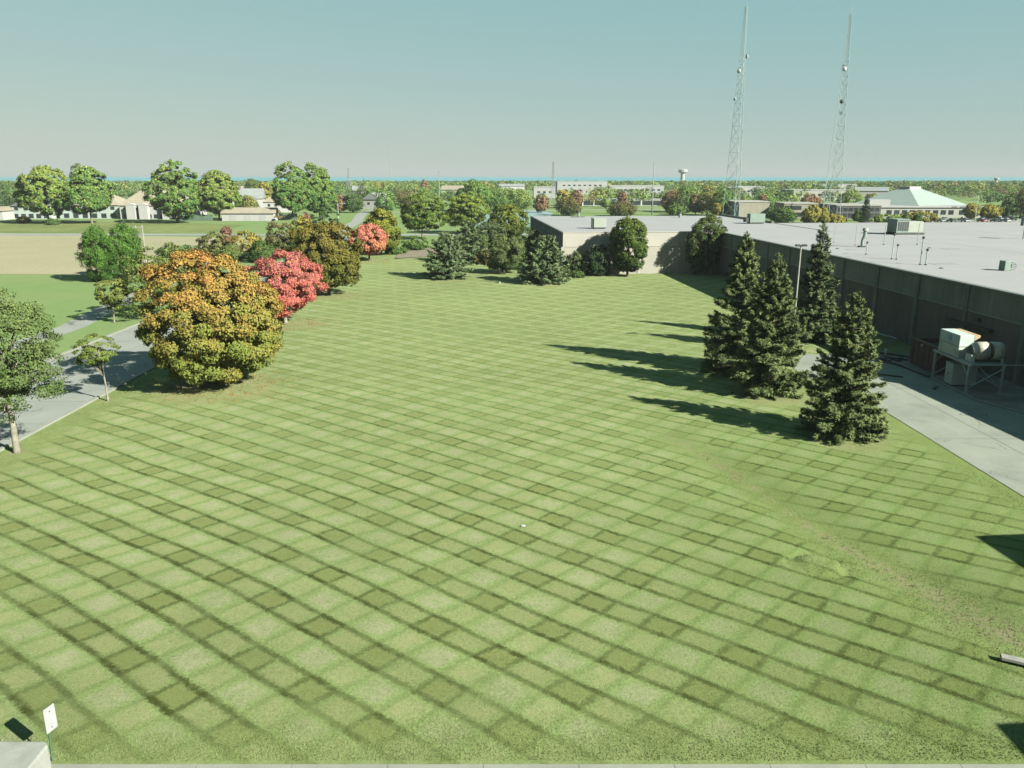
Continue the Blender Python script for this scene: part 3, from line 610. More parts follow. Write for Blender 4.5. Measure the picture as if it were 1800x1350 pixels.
MB().prism([(0, 0), (1.25, 0), (1.25, 3.2), (0, 3.2)], 1.0, 1.98).build('upper_casing', mat('pale_blue_enamel', (.36, .42, .39), .6, .1, 1.5), t, .03)
m_ = MB(); m_.v += [(1.27, .0, 1.5), (1.75, .0, 1.8), (1.75, 3.2, 1.8), (1.27, 3.2, 1.5), (1.27, 0, 1.96), (1.75, 0, 1.98), (1.75, 3.2, 1.98), (1.27, 3.2, 1.96)]; m_.f += [(0,3,2,1),(4,5,6,7),(0,1,5,4),(1,2,6,5),(2,3,7,6),(3,0,4,7)]; m_.build('intake_scoop', OCHRE, t)
MB().box(-.03, 1.27, -.03, 3.23, .975, 1.005).build('seam_flange', STEEL, t)
em = MB()
for k in range(14):      # ring of the emblem with a slanting stroke
    a0, a1 = 2*math.pi*k/14, 2*math.pi*(k+.8)/14; c0, r0, r1 = (1.5, 1.5), .24, .33
    em.poly([(-.012, c0[0]+r*math.cos(a), c0[1]+r*math.sin(a)) for r, a in ((r0, a0), (r1, a0), (r1, a1), (r0, a1))])
em.poly([(-.013, 1.72, 1.30), (-.013, 1.64, 1.26), (-.013, 1.28, 1.68), (-.013, 1.36, 1.74)]); em.poly([(-.0135, 1.3, 1.3), (-.0135, 1.22, 1.36), (-.0135, 1.34, 1.7), (-.0135, 1.42, 1.66)]); em.poly([(-.0135, 1.66, 1.3), (-.0135, 1.58, 1.34), (-.0135, 1.7, 1.7), (-.0135, 1.78, 1.66)])
em.build('emblem', BLUE, t)
ss = MB(); pr = None
for k in range(13):
    a = k/12; y_ = .42 + .16*math.sin(a*2*math.pi); z_ = .72-.44*a
    if pr: ss.poly([(-.012, pr[0]-.04, pr[1]), (-.012, pr[0]+.04, pr[1]), (-.012, y_+.04, z_), (-.012, y_-.04, z_)])
    pr = (y_, z_)
ss.build('stencil_mark', BLACK, t)
for i in range(6): MB().tube([(-.02, .12+.58*i, .9), (.0, .12+.58*i, .9)], .025, 6).build('bolt', DARKM, t)
t = thing('blower_motor', 'cream twin-drum motor with dark centre band beside the blower housing', 'motor', (PX0+.55, 65.2, PZ+.95))
def drum(x0, x1, r, nm, m_):
    MB().tube([(x0, 0, 0), (x0+.08, 0, 0), (x1-.08, 0, 0), (x1, 0, 0)], [r*.82, r, r, r*.82], 20).build(nm, m_, t, smooth=True)
drum(.2, 1.22, .78, 'drum', TANK); drum(1.5, 2.45, .78, 'drum', TANK); drum(1.15, 1.56, .7, 'band', mat('brown_band', (.075, .055, .04), .7))
MB().tube([(-.1, 0, 0), (.25, 0, 0)], [.42, .5], 14).build('end_cap', YEL, t); MB().tube([(-.14, 0, 0), (-.1, 0, 0)], .5, 14).build('pulley_guard', DARKM, t)
MB().prism([(-.25, -.45), (.1, -.45), (.1, .45), (-.25, .45)], -.92, -.25).build('bracket', CAB, t, .02); MB().prism([(2.2, -.5), (2.5, -.5), (2.5, .5), (2.2, .5)], -.92, -.3).build('bracket', CAB, t, .02)
MB().box(.2, 2.3, -.5, .5, -.92, -.72).build('base_frame', DARKM, t)
for x in (.7, 1.95): MB().tube([(x, -.79, -.1), (x, -.75, -.1)], .06, 8).build('inspection_plug', WHITE, t)
t = thing('control_cabinet', 'cream electrical cabinet standing under the steel platform', 'cabinet', (38.75, 66.95, .02))
MB().box(0, 2.15, 0, 1.25, .08, 1.92).build('casing', CAB, t, .03); MB().box(-.04, 2.19, -.04, 1.29, 1.925, 1.99).build('lid', CAB, t); MB().box(-.025, -.005, .08, 1.17, .2, 1.82).build('door', YEL, t)
MB().box(-.06, -.03, .55, .66, .95, 1.12).build('handle', DARKM, t); MB().box(.05, 2.1, .05, 1.2, 0, .08).build('plinth', DARKM, t)
t = thing('waste_container', 'rusty red steel container with dark open top against the warehouse wall', 'container', (39.4, 70.9, .02))
MB().box(0, .12, 0, 5.0, .1, 2.5).build('side_wall', RUST, t); MB().box(3.4, 3.52, 0, 5.0, .1, 2.5).build('side_wall', RUST, t); MB().box(.125, 3.395, 4.88, 5.0, .1, 2.5).build('end_wall', RUST, t); MB().box(.125, 3.395, 0, .12, .1, 2.5).build('end_wall', RUST, t); MB().box(.125, 3.395, .125, 4.875, .1, .25).build('floor_plate', RUST, t)
MB().box(.13, 3.39, .13, 4.87, 1.9, 2.05).build('load', mat('dark_waste', (.035, .03, .027), .95, .4, 3), t)
for i in range(5): MB().box(-.07, -.005, .4+1.0*i, .52+1.0*i, .1, 2.45).build('rib', RUST, t)
MB().box(-.08, .16, -.06, 5.06, 2.505, 2.62).build('top_rail', mat('ochre_rail', (.12, .09, .055), .8), t); MB().box(3.36, 3.58, -.06, 5.06, 2.505, 2.62).build('top_rail', mat('ochre_rail', (.12, .09, .055), .8), t)
for y in (.6, 2.9): MB().tube([(-.1, y, 2.2), (-.005, y, 2.2)], .09, 8).build('hook', WHITE, t)
MB().tube([(-.12, .25, .85), (-.01, .25, .85)], .13, 10).build('valve_cap', WHITE, t)
def hose(pts, r, label, m_=BLACK):
    P = [Vector(p) for p in pts]; Q = []
    for i in range(len(P)-1):
        p0, p1, p2, p3 = P[max(i-1, 0)], P[i], P[i+1], P[min(i+2, len(P)-1)]
        for k in range(6):
            u = k/6; Q.append(.5*((2*p1) + (-p0+p2)*u + (2*p0-5*p1+4*p2-p3)*u*u + (-p0+3*p1-3*p2+p3)*u**3))
    Q.append(P[-1]); o = MB().tube(Q, r, 6).build('hose', m_, smooth=True); return tag(o, label, 'hose', 'hoses lying in the service yard')
hose([(38.9, 76.4, .12), (37.7, 76.3, .12), (36.9, 77.2, .12), (37.2, 78.2, .12), (38.4, 77.6, .12), (39.6, 76.5, .14)], .085, 'looped black hose lying beside the rusty container')
hose([(39.5, 77.3, .14), (37.8, 77.0, .12), (36.6, 77.4, .12), (37.0, 76.0, .12), (37.7, 74.2, .12), (38.0, 72.0, .12), (38.1, 69.5, .22)], .08, 'black hose running along the kerb of the service yard')
hose([(33.0, 71.5, .1), (34.0, 70.8, .1), (34.8, 70.5, .1), (35.9, 69.8, .1)], .07, 'short black hose lying alone on the shaded concrete')
hose([(38.3, 79.9, .12), (39.6, 78.9, .12), (40.4, 77.9, .12), (40.6, 76.6, .14)], .08, 'straight black hose ending behind the rusty container')
hose([(38.8, 82.6, .3), (41.0, 84.2, .35), (42.9, 86.0, .35), (42.3, 88.2, .4), (41.7, 90.2, .5)], .09, 'pale grey pipe bent along the foot of the warehouse wall', STEEL)
t = tag(MB().tube([(0, 0, 0), (0, 0, .62), (0, 0, .7)], [.16, .16, .09], 10).build('bollard', WHITE, smooth=True), 'short white bollard pipe at the corner of the yard near the wall', 'bollard'); t.location = (38.6, 79.2, 0)
def debris(x, y, label):
    rng = random.Random(int(x*100)); mb = MB()
    for i in range(9):
        a, b_ = rng.uniform(-.6, .6), rng.uniform(-.25, .25); mb.prism([(a-.14, b_-.07), (a+.12, b_-.09), (a+.17, b_+.05), (a-.1, b_+.1)], .0, rng.uniform(.02, .09))
    o = tag(mb.build('debris', DARKM), label, 'debris'); o.location = (x, y, .035); o.rotation_euler = (0, 0, .9); return o
debris(36.9, 66.2, 'dark flattened scrap lying by the kerb in front of the platform')

# lamp post beside the wall
t = thing('lamp_post', 'tall pale lamp post with dark twin head standing behind the spruces', 'lamp post', (29.2, 80.2, 0))
MB().tube([(0, 0, 0), (0, 0, 11.1)], [.11, .075], 8).build('pole', mat('pale_pole', (.26, .26, .22), .6), t); MB().tube([(-.05, 0, 11.0), (-.05, 0, 11.2)], .14, 8).build('cap', DARKM, t)
for sx in (-1, 1): MB().prism([(sx*.12, -.16), (sx*.55, -.2), (sx*.55, .2), (sx*.12, .16)], 11.05, 11.25).build('lamp_head', DARKM, t)

# =================================================================== FOREGROUND THINGS
t = thing('sign', 'small white sign plate on a green post at the bottom left corner', 'sign', (-14.62, 21.05, 0))
MB().tube([(0, 0, -.1), (.1, .0, 1.95)], .03, 6).build('post', mat('green_post', (.055, .115, .06), .6), t)
d = Vector((.20, .62, 0)).normalized(); n = Vector((d.y, -d.x, 0))
c0 = Vector((.14, 0, 1.58)); pm = MB()
prof = [(-.2, -.40), (-.18, -.43), (.18, -.43), (.2, -.40), (.2, .40), (.18, .43), (-.18, .43), (-.2, .40)]
fr = [c0 + d*a + Vector((0, 0, b_)) + n*.05 for a, b_ in prof]; bk = [q - n*.008 for q in fr]
pm.poly(fr); pm.poly(list(reversed(bk)))
for k in range(8): j = (k+1) % 8; pm.quad(fr[k], bk[k], bk[j], fr[j])
pl = pm.build('plate', mat('sign_white', (.24, .245, .25), .7, .06, 4., stain=((.17, .17, .15), .4)), t)
for b_ in (.26, -.3): q = c0 + Vector((0, 0, b_)) + n*.052; MB().tube([q, q+n*.012], .025, 8).build('bolt', mat('bolt_steel', (.1, .1, .11), .5), t)
t = tag(MB().prism([(-24, 18.2), (-14.62, 18.2), (-14.42, 18.45), (-14.42, 20.7), (-14.6, 20.87), (-24, 20.95)], 0, .9).build('concrete_block', mat('pale_concrete', (.215, .222, .2), .9, .10, .8, fine=8, stain=((.13, .14, .105), .7)), bev=.06), 'pale concrete barrier block beside the sign at bottom left', 'barrier')
tag(MB().box(-.9, 2.4, -.16, .16, 0, .14).build('concrete_bar', mat('edging_concrete', (.21, .205, .18), .9, .2, 2.), bev=.02), 'short pale concrete edging beam lying on the bare soil at right', 'beam')
tb = bpy.data.objects['concrete_bar']; tb.location = (19.6, 26.1, .03); tb.rotation_euler = (0, .02, -.42)
tag(MB().prism([(-.11, -.08), (.10, -.09), (.12, .07), (-.09, .09)], 0, .07).build('marker_stone', mat('marker_white', (.3, .3, .3), .8), bev=.02), 'small white marker stone lying in the middle of the lawn', 'marker'); bpy.data.objects['marker_stone'].location = (.6, 38.3, 0)
tag(MB().tube([(0, 0, 0), (0, 0, .35)], .1, 8).build('marker_post', WHITE), 'tiny white marker post in the shadow left of the blue spruce', 'marker'); bpy.data.objects['marker_post'].location = (-2.1, 134.6, 0)

# =================================================================== TREES ROUND THE LAWN
GREEN_D, GREEN_M, GREEN_L = (.035, .075, .016), (.060, .115, .024), (.105, .165, .035)
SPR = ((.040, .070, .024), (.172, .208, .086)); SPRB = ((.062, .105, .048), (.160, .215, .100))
# maples along the left edge
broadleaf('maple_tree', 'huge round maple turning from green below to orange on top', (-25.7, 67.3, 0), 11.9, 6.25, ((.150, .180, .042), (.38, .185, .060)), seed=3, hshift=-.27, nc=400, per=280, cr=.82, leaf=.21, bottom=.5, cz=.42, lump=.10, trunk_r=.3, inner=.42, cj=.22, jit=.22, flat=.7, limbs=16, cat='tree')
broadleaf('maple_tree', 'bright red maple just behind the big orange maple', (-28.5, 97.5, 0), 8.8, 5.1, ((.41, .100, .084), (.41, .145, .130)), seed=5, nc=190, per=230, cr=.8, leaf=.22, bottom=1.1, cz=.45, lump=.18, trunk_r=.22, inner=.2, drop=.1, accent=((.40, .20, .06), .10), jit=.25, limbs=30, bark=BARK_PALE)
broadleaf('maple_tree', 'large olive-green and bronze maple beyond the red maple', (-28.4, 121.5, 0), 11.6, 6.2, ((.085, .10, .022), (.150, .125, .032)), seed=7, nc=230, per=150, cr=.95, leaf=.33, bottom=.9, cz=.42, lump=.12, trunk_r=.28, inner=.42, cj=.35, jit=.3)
broadleaf('maple_tree', 'coral pink maple at the far end of the left tree row', (-31.2, 173, 0), 7.9, 4.2, ((.42, .18, .085), (.44, .15, .115)), seed=9, nc=110, per=110, cr=.95, leaf=.42, bottom=1.1, cz=.45, trunk_r=.2, inner=.1, jit=.25)
broadleaf('linden_tree', 'tall yellow-green oval tree right behind the coral maple', (-30.5, 185, 0), 11.2, 4.5, ((.085, .115, .020), (.19, .19, .032)), seed=11, nc=130, per=100, cr=1.05, leaf=.45, bottom=.9, cz=.42, taper=.25, trunk_r=.22, inner=.12)
# near street trees
broadleaf('street_tree', 'airy green street tree with pale trunk at the left edge', (-33.27, 49.83, 0), 11.5, 4.0, ((.070, .108, .034), (.125, .168, .060)), seed=13, nc=240, per=150, cr=.75, leaf=.17, bottom=2.6, cz=.45, lump=.24, taper=.25, trunk_r=.20, inner=.4, flat=.5, limbs=44, bark=BARK_PALE, drop=.08, lean=(-.15, 0), aspect=.5)
broadleaf('young_tree', 'slender young tree with flat leaning crown beside the road kerb', (-33.3, 62.2, 0), 5.4, 1.75, ((.095, .135, .030), (.14, .175, .045)), seed=15, nc=46, per=120, cr=.46, leaf=.16, bottom=2.7, cz=.5, lump=.3, trunk_r=.085, inner=.3, flat=.45, limbs=16, bark=BARK_PALE, drop=.1, lean=(-.35, .2), off=(-.45, 0), aspect=.5)
broadleaf('young_tree', 'small roadside tree across the road beside the sidewalk', (-50.3, 98, 0), 5.4, 2.1, ((.105, .135, .032), (.155, .175, .05)), seed=16, nc=50, per=90, cr=.6, leaf=.22, bottom=1.7, cz=.5, lump=.25, trunk_r=.1, inner=.25, flat=.5, limbs=14, bark=BARK_PALE)
broadleaf('locust_tree', 'loose feathery green tree left of the big orange maple', (-46.6, 101, 0), 9.2, 4.3, ((.065, .10, .026), (.125, .155, .045)), seed=17, nc=110, per=110, cr=.9, leaf=.26, bottom=1.0, cz=.45, lump=.24, trunk_r=.16, inner=.3, flat=.55, drop=.1)
# spruces on the right
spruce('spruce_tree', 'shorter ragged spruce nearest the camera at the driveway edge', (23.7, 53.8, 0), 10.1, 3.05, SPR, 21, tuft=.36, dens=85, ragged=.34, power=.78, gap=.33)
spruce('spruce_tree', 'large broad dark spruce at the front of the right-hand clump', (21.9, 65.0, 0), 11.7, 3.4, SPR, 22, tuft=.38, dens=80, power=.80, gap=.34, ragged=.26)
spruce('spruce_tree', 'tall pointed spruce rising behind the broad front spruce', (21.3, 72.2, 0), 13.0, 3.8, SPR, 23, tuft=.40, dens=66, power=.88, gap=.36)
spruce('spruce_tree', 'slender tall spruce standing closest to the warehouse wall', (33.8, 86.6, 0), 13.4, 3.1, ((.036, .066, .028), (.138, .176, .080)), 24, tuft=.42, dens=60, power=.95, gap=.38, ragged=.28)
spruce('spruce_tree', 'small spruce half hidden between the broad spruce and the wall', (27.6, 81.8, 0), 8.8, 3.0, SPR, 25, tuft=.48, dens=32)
# conifers at the far end of the lawn
spruce('blue_spruce', 'squat blue-green spruce standing alone left of the far clump', (-11.8, 142.5, 0), 8.0, 4.4, SPRB, 31, tuft=.7, dens=26, power=.62, gap=.42, ragged=.3)
spruce('blue_spruce', 'squat blue-green spruce nearest the far warehouse corner', (5.5, 135.2, 0), 8.0, 4.5, SPRB, 32, tuft=.7, dens=26, power=.60, gap=.42, ragged=.3)
spruce('spruce_tree', 'greyish open spruce rising behind the lone blue-green spruce', (-9.2, 168, 0), 8.4, 4.6, SPRB, 33, tuft=.8, dens=18, power=.6, gap=.5, ragged=.35)
PINE = ((.036, .066, .018), (.085, .120, .036))
broadleaf('pine_tree', 'low rounded pine between the two squat blue-green spruces', (-1.5, 149.5, 0), 7.3, 4.1, ((.045, .075, .026), (.115, .145, .055)), seed=34, nc=120, per=100, cr=.85, leaf=.5, bottom=.5, cz=.42, lump=.15, trunk_r=.2, aspect=.28, flat=.8)
broadleaf('yew_tree', 'dense upright dark green tree against the cream warehouse wall', (21.2, 144.6, 0), 10.9, 3.7, ((.034, .066, .020), (.095, .130, .030)), seed=35, nc=170, per=110, cr=.85, leaf=.36, bottom=.2, cz=.52, lump=.1, taper=.12, trunk_r=.22, inner=.15)
broadleaf('pine_tree', 'round-headed dark pine in the corner of the two warehouses', (35.9, 147.4, 0), 10.6, 3.9, ((.030, .056, .018), (.085, .115, .036)), seed=36, nc=130, per=110, cr=.9, leaf=.5, ry=2.1, bottom=.6, cz=.58, lump=.2, trunk_r=.24, aspect=.28, drop=.12, limbs=24)
broadleaf('broad_tree', 'rounded yellow-green tree left of the far warehouse', (-1.0, 223, 0), 10.6, 5.4, ((.065, .10, .022), (.145, .165, .036)), seed=37, nc=130, per=80, cr=1.15, leaf=.55, bottom=.8, cz=.45, lump=.15, trunk_r=.24)
broadleaf('pine_tree', 'low dark spreading pine at the foot of the yellow-green tree', (-6.0, 214, 0), 6.0, 4.0, ((.04, .065, .028), (.085, .11, .05)), seed=38, nc=70, per=60, cr=1., leaf=.7, bottom=.3, cz=.4, lump=.25, trunk_r=.2, aspect=.28)
broadleaf('pine_tree', 'dark spreading pine in the shade beside the ribbed warehouse wall', (4.0, 175, 0), 6.5, 3.6, ((.026, .046, .018), (.06, .085, .036)), seed=39, nc=70, per=70, cr=1., leaf=.6, bottom=.2, cz=.42, lump=.2, trunk_r=.2, aspect=.28)
broadleaf('locust_tree', 'wide bright-green honey locust with dark trunk beyond the lawn', (-26.0, 231, 0), 13.4, 7.0, ((.06, .105, .022), (.135, .18, .038)), seed=40, nc=150, per=90, cr=1.3, leaf=.5, bottom=2.2, cz=.42, lump=.18, trunk_r=.24, flat=.5, inner=.3, limbs=20)
broadleaf('locust_tree', 'wide bright-green honey locust right of the dark-trunked one', (-14.8, 254, 0), 13.2, 8.0, ((.085, .135, .028), (.155, .195, .042)), seed=41, nc=150, per=90, cr=1.4, leaf=.55, bottom=1.8, cz=.42, lump=.16, trunk_r=.24, flat=.5, inner=.3)
# shrubs
def shrub(name, label, loc, h, r, pal, seed, **kw):
    a = dict(nc=46, per=60, cr=.7, leaf=.36, bottom=.05, cz=.35, lump=.15, trunk_r=.07, limbs=6, inner=.1, cat='shrub'); a.update(kw)
    return broadleaf(name, label, loc, h, r, pal, seed=seed, **a)
DKG = ((.03, .062, .018), (.075, .115, .035))
shrub('yew_shrub', 'large dark shrub in the shade left of the upright tree', (15.5, 145.3, 0), 5.6, 2.7, ((.022, .04, .018), (.04, .065, .028)), 50, nc=80)
shrub('yew_shrub', 'dark shrub hard against the corner of the cream warehouse wall', (11.6, 145.8, 0), 4.4, 1.9, ((.03, .055, .022), (.085, .11, .045)), 51)
shrub('box_shrub', 'small clipped green shrub at the foot of the warehouse shrubs', (11.5, 142.0, 0), 1.2, 1.5, DKG, 52, ry=.8)
shrub('juniper', 'flat spreading green juniper at the far end of the lawn', (-24, 197, 0), 3.2, 3.4, ((.05, .095, .022), (.10, .155, .04)), 53)
shrub('juniper', 'low dark green juniper below the coral maple', (-27.5, 187.5, 0), 1.7, 2.8, ((.05, .09, .022), (.09, .14, .035)), 54)
shrub('hedge_shrub', 'rounded green hedge shrub behind the lone blue-green spruce', (-8, 205, 0), 3.0, 4.2, ((.05, .09, .022), (.11, .15, .035)), 55, ry=2.2)
shrub('ornamental_grass', 'golden clump of ornamental grass between the blue-green spruces', (-5.6, 166, 0), 3.2, 2.6, ((.30, .20, .07), (.36, .26, .10)), 56, leaf=.7, aspect=.12)
shrub('ornamental_grass', 'pale golden grass clump at the edge of the planting bed', (-2.8, 176, 0), 2.6, 2.6, ((.26, .20, .07), (.32, .26, .11)), 57, leaf=.7, aspect=.12)
sheet('planting_bed', [(-26, 176), (-14, 182), (-2, 172), (4, 176), (6, 196), (-14, 204), (-28, 200)], .16, mat('bark_mulch', (.15, .13, .085), .95, .25, .6))
# shrub belt behind the maples
BELT = [
 ('evergreen_shrub', 'broad dark evergreen shrub behind the top of the orange maple', (-66.5, 158, 0), 5.0, 4.8, ((.035, .075, .024), (.07, .12, .036)), 60),
 ('olive_shrub', 'olive brushy shrub behind the orange maple', (-68, 181, 0), 5.4, 3.4, ((.085, .10, .03), (.15, .15, .055)), 61),
 ('sumac_shrub', 'narrow rusty red shrub behind the orange maple', (-65.8, 183.5, 0), 6.6, 1.9, ((.14, .085, .055), (.20, .11, .075)), 62),
 ('aspen_tree', 'small yellow tree between orange and red maples in the belt', (-58.3, 178, 0), 6.2, 3.6, ((.14, .15, .035), (.27, .21, .05)), 63),
 ('brown_shrub', 'brownish green shrub left of the olive maple top', (-58, 198, 0), 7.3, 4.1, ((.075, .095, .03), (.14, .11, .05)), 64),
 ('aspen_tree', 'yellow-green sapling behind the olive maple', (-56.5, 214, 0), 6.6, 3.0, ((.13, .15, .03), (.26, .23, .045)), 65),
 ('sumac_shrub', 'small reddish tree peeping above the olive maple', (-60.5, 234, 0), 7.6, 2.2, ((.12, .08, .045), (.18, .10, .065)), 66),
 ('green_shrub', 'dark green shrub in the gap between orange and red maples', (-53.5, 170, 0), 4.4, 3.6, ((.035, .07, .02), (.075, .115, .032)), 67),
 ('green_shrub', 'loose green shrub left of the yellow belt tree', (-61, 171, 0), 3.8, 2.6, ((.07, .10, .03), (.12, .145, .045)), 68),
 ('green_shrub', 'dark leafy shrub just left of the olive maple', (-47, 180, 0), 4.6, 3.4, ((.03, .06, .018), (.07, .10, .03)), 69),
 ('green_shrub', 'tall loose shrub on the verge behind the feathery tree', (-52.0, 122, 0), 6.6, 3.4, ((.07, .10, .028), (.13, .155, .045)), 70),
 ('green_shrub', 'twiggy pale green shrub left of the utility pole foot', (-57, 138, 0), 5.0, 3.2, ((.085, .11, .035), (.145, .165, .055)), 71),
 ('spruce_shrub', 'dark conical conifer behind the olive maple', (-58.5, 250, 0), 9.8, 4.4, ((.03, .06, .022), (.06, .10, .035)), 72)]
for nm, lb, lc, h, r, pl_, sd_ in BELT: shrub(nm, lb, lc, h, r, pl_, sd_, nc=70, per=70, cr=.85, leaf=.42, lump=.25)
# two feathery conifers by the field
for i, (x, y, h, r, lb) in enumerate(((-71.6, 137.6, 9.5, 3.2, 'drooping bright-green conifer at the left, in front of the field'), (-69.0, 142, 9.6, 2.7, 'drooping green conifer just right of its twin by the field'))):
    broadleaf('hemlock_tree', lb, (x, y, 0), h, r, ((.036, .085, .016), (.085, .165, .034)), seed=75+i, nc=120, per=110, cr=.8, leaf=.55, aspect=.2, bottom=.3, cz=.5, lump=.26, flat=1.2, trunk_r=.2, inner=.35, cj=.5, jit=.4)

def leaf_litter():
    rng = np.random.default_rng(8); C, T = [], []
    for (x, y, r, n, c) in ((-25.7, 66.5, 7.5, 900, (.30, .15, .04)), (-28, 96.5, 6, 500, (.30, .08, .06)), (-28.2, 120.5, 6.5, 400, (.15, .11, .035)), (-30.8, 172, 5, 200, (.32, .13, .06))):
        a = rng.random(n)*6.283; d = r*np.sqrt(rng.random(n))*rng.uniform(.6, 1.25, n); P = np.stack([x+np.cos(a)*d, y+np.sin(a)*d*.9, np.zeros(n)], 1); P = P[P[:, 0] > LX0+.2]
        P[:, 2] = lawn_fields(P[:, 0], P[:, 1])[0] + .035; C.append(P); T.append(np.array(c)*rng.uniform(.6, 1.3, (len(P), 1)))
    C, T = np.concatenate(C), np.concatenate(T); me = leaf_mesh('leaf_litter', C, np.tile([0, 0, 1.], (len(C), 1)) + rng.normal(size=(len(C), 3))*.3, rng.uniform(.1, .2, len(C)), T, .7, rng=rng)
    o = bpy.data.objects.new('leaf_litter', me); COL.objects.link(o); stuff(o); o['label'] = 'fallen leaves scattered under the maples'; o['category'] = 'leaves'
leaf_litter()

# =================================================================== BACKGROUND BUILDINGS
TEAL_SHADE = mat('teal_shaded_wall', (.28, .33, .295), .8, .06, .5); STUC = mat('white_stucco', (.30, .30, .285), .85, .05, .5); SHIN = mat('tan_shingle', (.225, .20, .15), .95, .1, .4); SHIND = mat('dark_shingle', (.085, .085, .08), .95, .12, .4)  # teal walls: shade on the white facade put into the colour
SHING = mat('grey_shingle', (.17, .185, .185), .95, .1, .4); BRICKT = mat('tan_brick', (.215, .205, .16), .9, .1, .3); FWHITE = mat('white_sheet_metal', (.26, .265, .26), .7, .04, .1); MINT = mat('mint_metal_roof', (.235, .275, .25), .4, .05, .2, spec=.6); FASC = mat('pale_fascia', (.24, .24, .215), .8, .06, .3)
def win(w_, h_):
    k = 'win%.1f_%.1f' % (w_, h_)
    if k not in bpy.data.meshes: me = MB().box(-w_/2, w_/2, -.06, .05, 0, h_).mesh(k); me.materials.append(GLASS)
    return bpy.data.meshes[k]
def roof_mb(w_, d, h, ridge, kind, ov=.5, y0=0., hipin=None):
    m = MB(); x0, x1, ya, yb = -w_/2-ov, w_/2+ov, y0-ov, y0+d+ov; c = (ya+yb)/2
    if kind == 'gable':      # ridge along x
        m.v += [(x0, ya, h), (x1, ya, h), (x1, yb, h), (x0, yb, h), (x0, c, ridge), (x1, c, ridge)]
        m.f += [(0, 1, 5, 4), (2, 3, 4, 5), (1, 2, 5), (3, 0, 4), (0, 3, 2, 1)]
    elif kind == 'front':    # ridge along y, gable towards the camera
        m.v += [(x0, ya, h), (x1, ya, h), (x1, yb, h), (x0, yb, h), (0, ya, ridge), (0, yb, ridge)]
        m.f += [(0, 1, 4), (1, 2, 5, 4), (2, 3, 5), (3, 0, 4, 5), (0, 3, 2, 1)]
    else:
        q_ = hipin or d*.45
        m.v += [(x0, ya, h), (x1, ya, h), (x1, yb, h), (x0, yb, h), (x0+q_, c, ridge), (x1-q_, c, ridge)]
        m.f += [(0, 1, 5, 4), (1, 2, 5), (2, 3, 4, 5), (3, 0, 4), (0, 3, 2, 1)]
    return m
def building(name, label, x, y, w_, d, h, wall, roof=None, ridge=None, kind='flat', rz=0., wins=(), cat='building', doors=(), hipin=None, group=None):
    """front wall on local y = 0 facing the camera"""
    t = thing(name, label, cat, (x, y, 0), rz, group)
    MB().box(-w_/2, w_/2, 0, d, -.2, h).build('wall', wall, t)
    if kind == 'flat':
        MB().box(-w_/2-.2, w_/2+.2, -.2, d+.2, h+.004, h+.4).build('roof', roof, t)
    else: roof_mb(w_, d, h+.01, ridge, kind, hipin=hipin).build('roof', roof, t)
    for (wx, wz, ww, wh_) in wins: inst('window', win(ww, wh_), t, (wx, -.01, wz))
    for (dx, dw, dh, dm) in doors: MB().box(dx-dw/2, dx+dw/2, -.07, .05, 0, dh).build('door', dm, t)
    return t
def rowwin(x0, x1, n, z, w_, h_): return [(x0 + (x1-x0)*(i+.5)/n, z, w_, h_) for i in range(n)]
# apartments at the left
building('apartment_house', 'apartment wing with shade-tinted teal walls and dark hip roof at far left', -205, 342, 17, 12, 5.3, TEAL_SHADE, SHIND, 8.2, 'hip', 0, rowwin(-8, 8, 4, 3.5, 1.7, 1.3) + rowwin(-8, 8, 5, .3, 2.0, 1.8), 'apartment building')
building('apartment_house', 'middle apartment block with tan roof behind the broad poplar', -181, 344, 26, 16, 5.6, TEAL_SHADE, SHIN, 10.6, 'hip', 0, rowwin(-12, 12, 6, 3.7, 1.7, 1.3) + rowwin(-12, 12, 6, .3, 2.2, 1.9), 'apartment building', hipin=8)
t = building('apartment_house', 'long white apartment block with big tan hipped roof', -151, 340, 30, 18, 5.6, STUC, SHIN, 11.6, 'hip', 0, rowwin(1, 14, 4, 3.7, 1.7, 1.2) + rowwin(-14, -3, 4, 3.9, 1.4, .9) + rowwin(-14, 14, 11, .3, 1.6, 1.7), 'apartment building', hipin=6)
for x_ in (-4.2, -9.5, 5.5):
    wgb = MB().box(x_-1.8, x_+1.8, -2.2, -.02, -.1, 5.9); wgb.build('gable_bay', STUC, t); MB().poly([(x_-2.1, -2.3, 5.9), (x_+2.1, -2.3, 5.9), (x_, -2.3, 6.7)]).poly([(x_-2.1, -2.3, 5.91), (x_, -2.3, 6.71), (x_, 3.5, 6.71), (x_-2.1, .6, 5.91)]).poly([(x_+2.1, -2.3, 5.91), (x_, -2.3, 6.71), (x_, 3.5, 6.71), (x_+2.1, .6, 5.91)]).build('gable_roof', STUC, t)
building('garage_block', 'white garage block at the extreme left edge with tan roof', -219, 333, 15, 8, 3.6, STUC, SHIN, 5.4, 'gable', 0, cat='garage')
t = building('garage_block', 'long white garage block with tan roof right of the two big trees', -107.5, 326, 21, 9, 3.0, STUC, SHIN, 5.2, 'gable', 0, cat='garage', doors=[(-6, 2.6, 2.3, FWHITE), (0, 2.6, 2.3, FWHITE), (6, 2.6, 2.3, FWHITE)])
building('house', 'white two-storey house with tan hip roof beside the garages', -118, 402, 12.5, 9, 5.0, STUC, SHIN, 8.0, 'hip', .1, rowwin(-5, 5, 3, 2.9, 1.3, 1.2), 'house')
building('house', 'grey-roofed house behind the yellowish bush', -143, 440, 13, 10, 5.6, STUC, SHING, 11.0, 'gable', .15, rowwin(-5, 5, 3, 2.5, 1.3, 1.2), 'house')
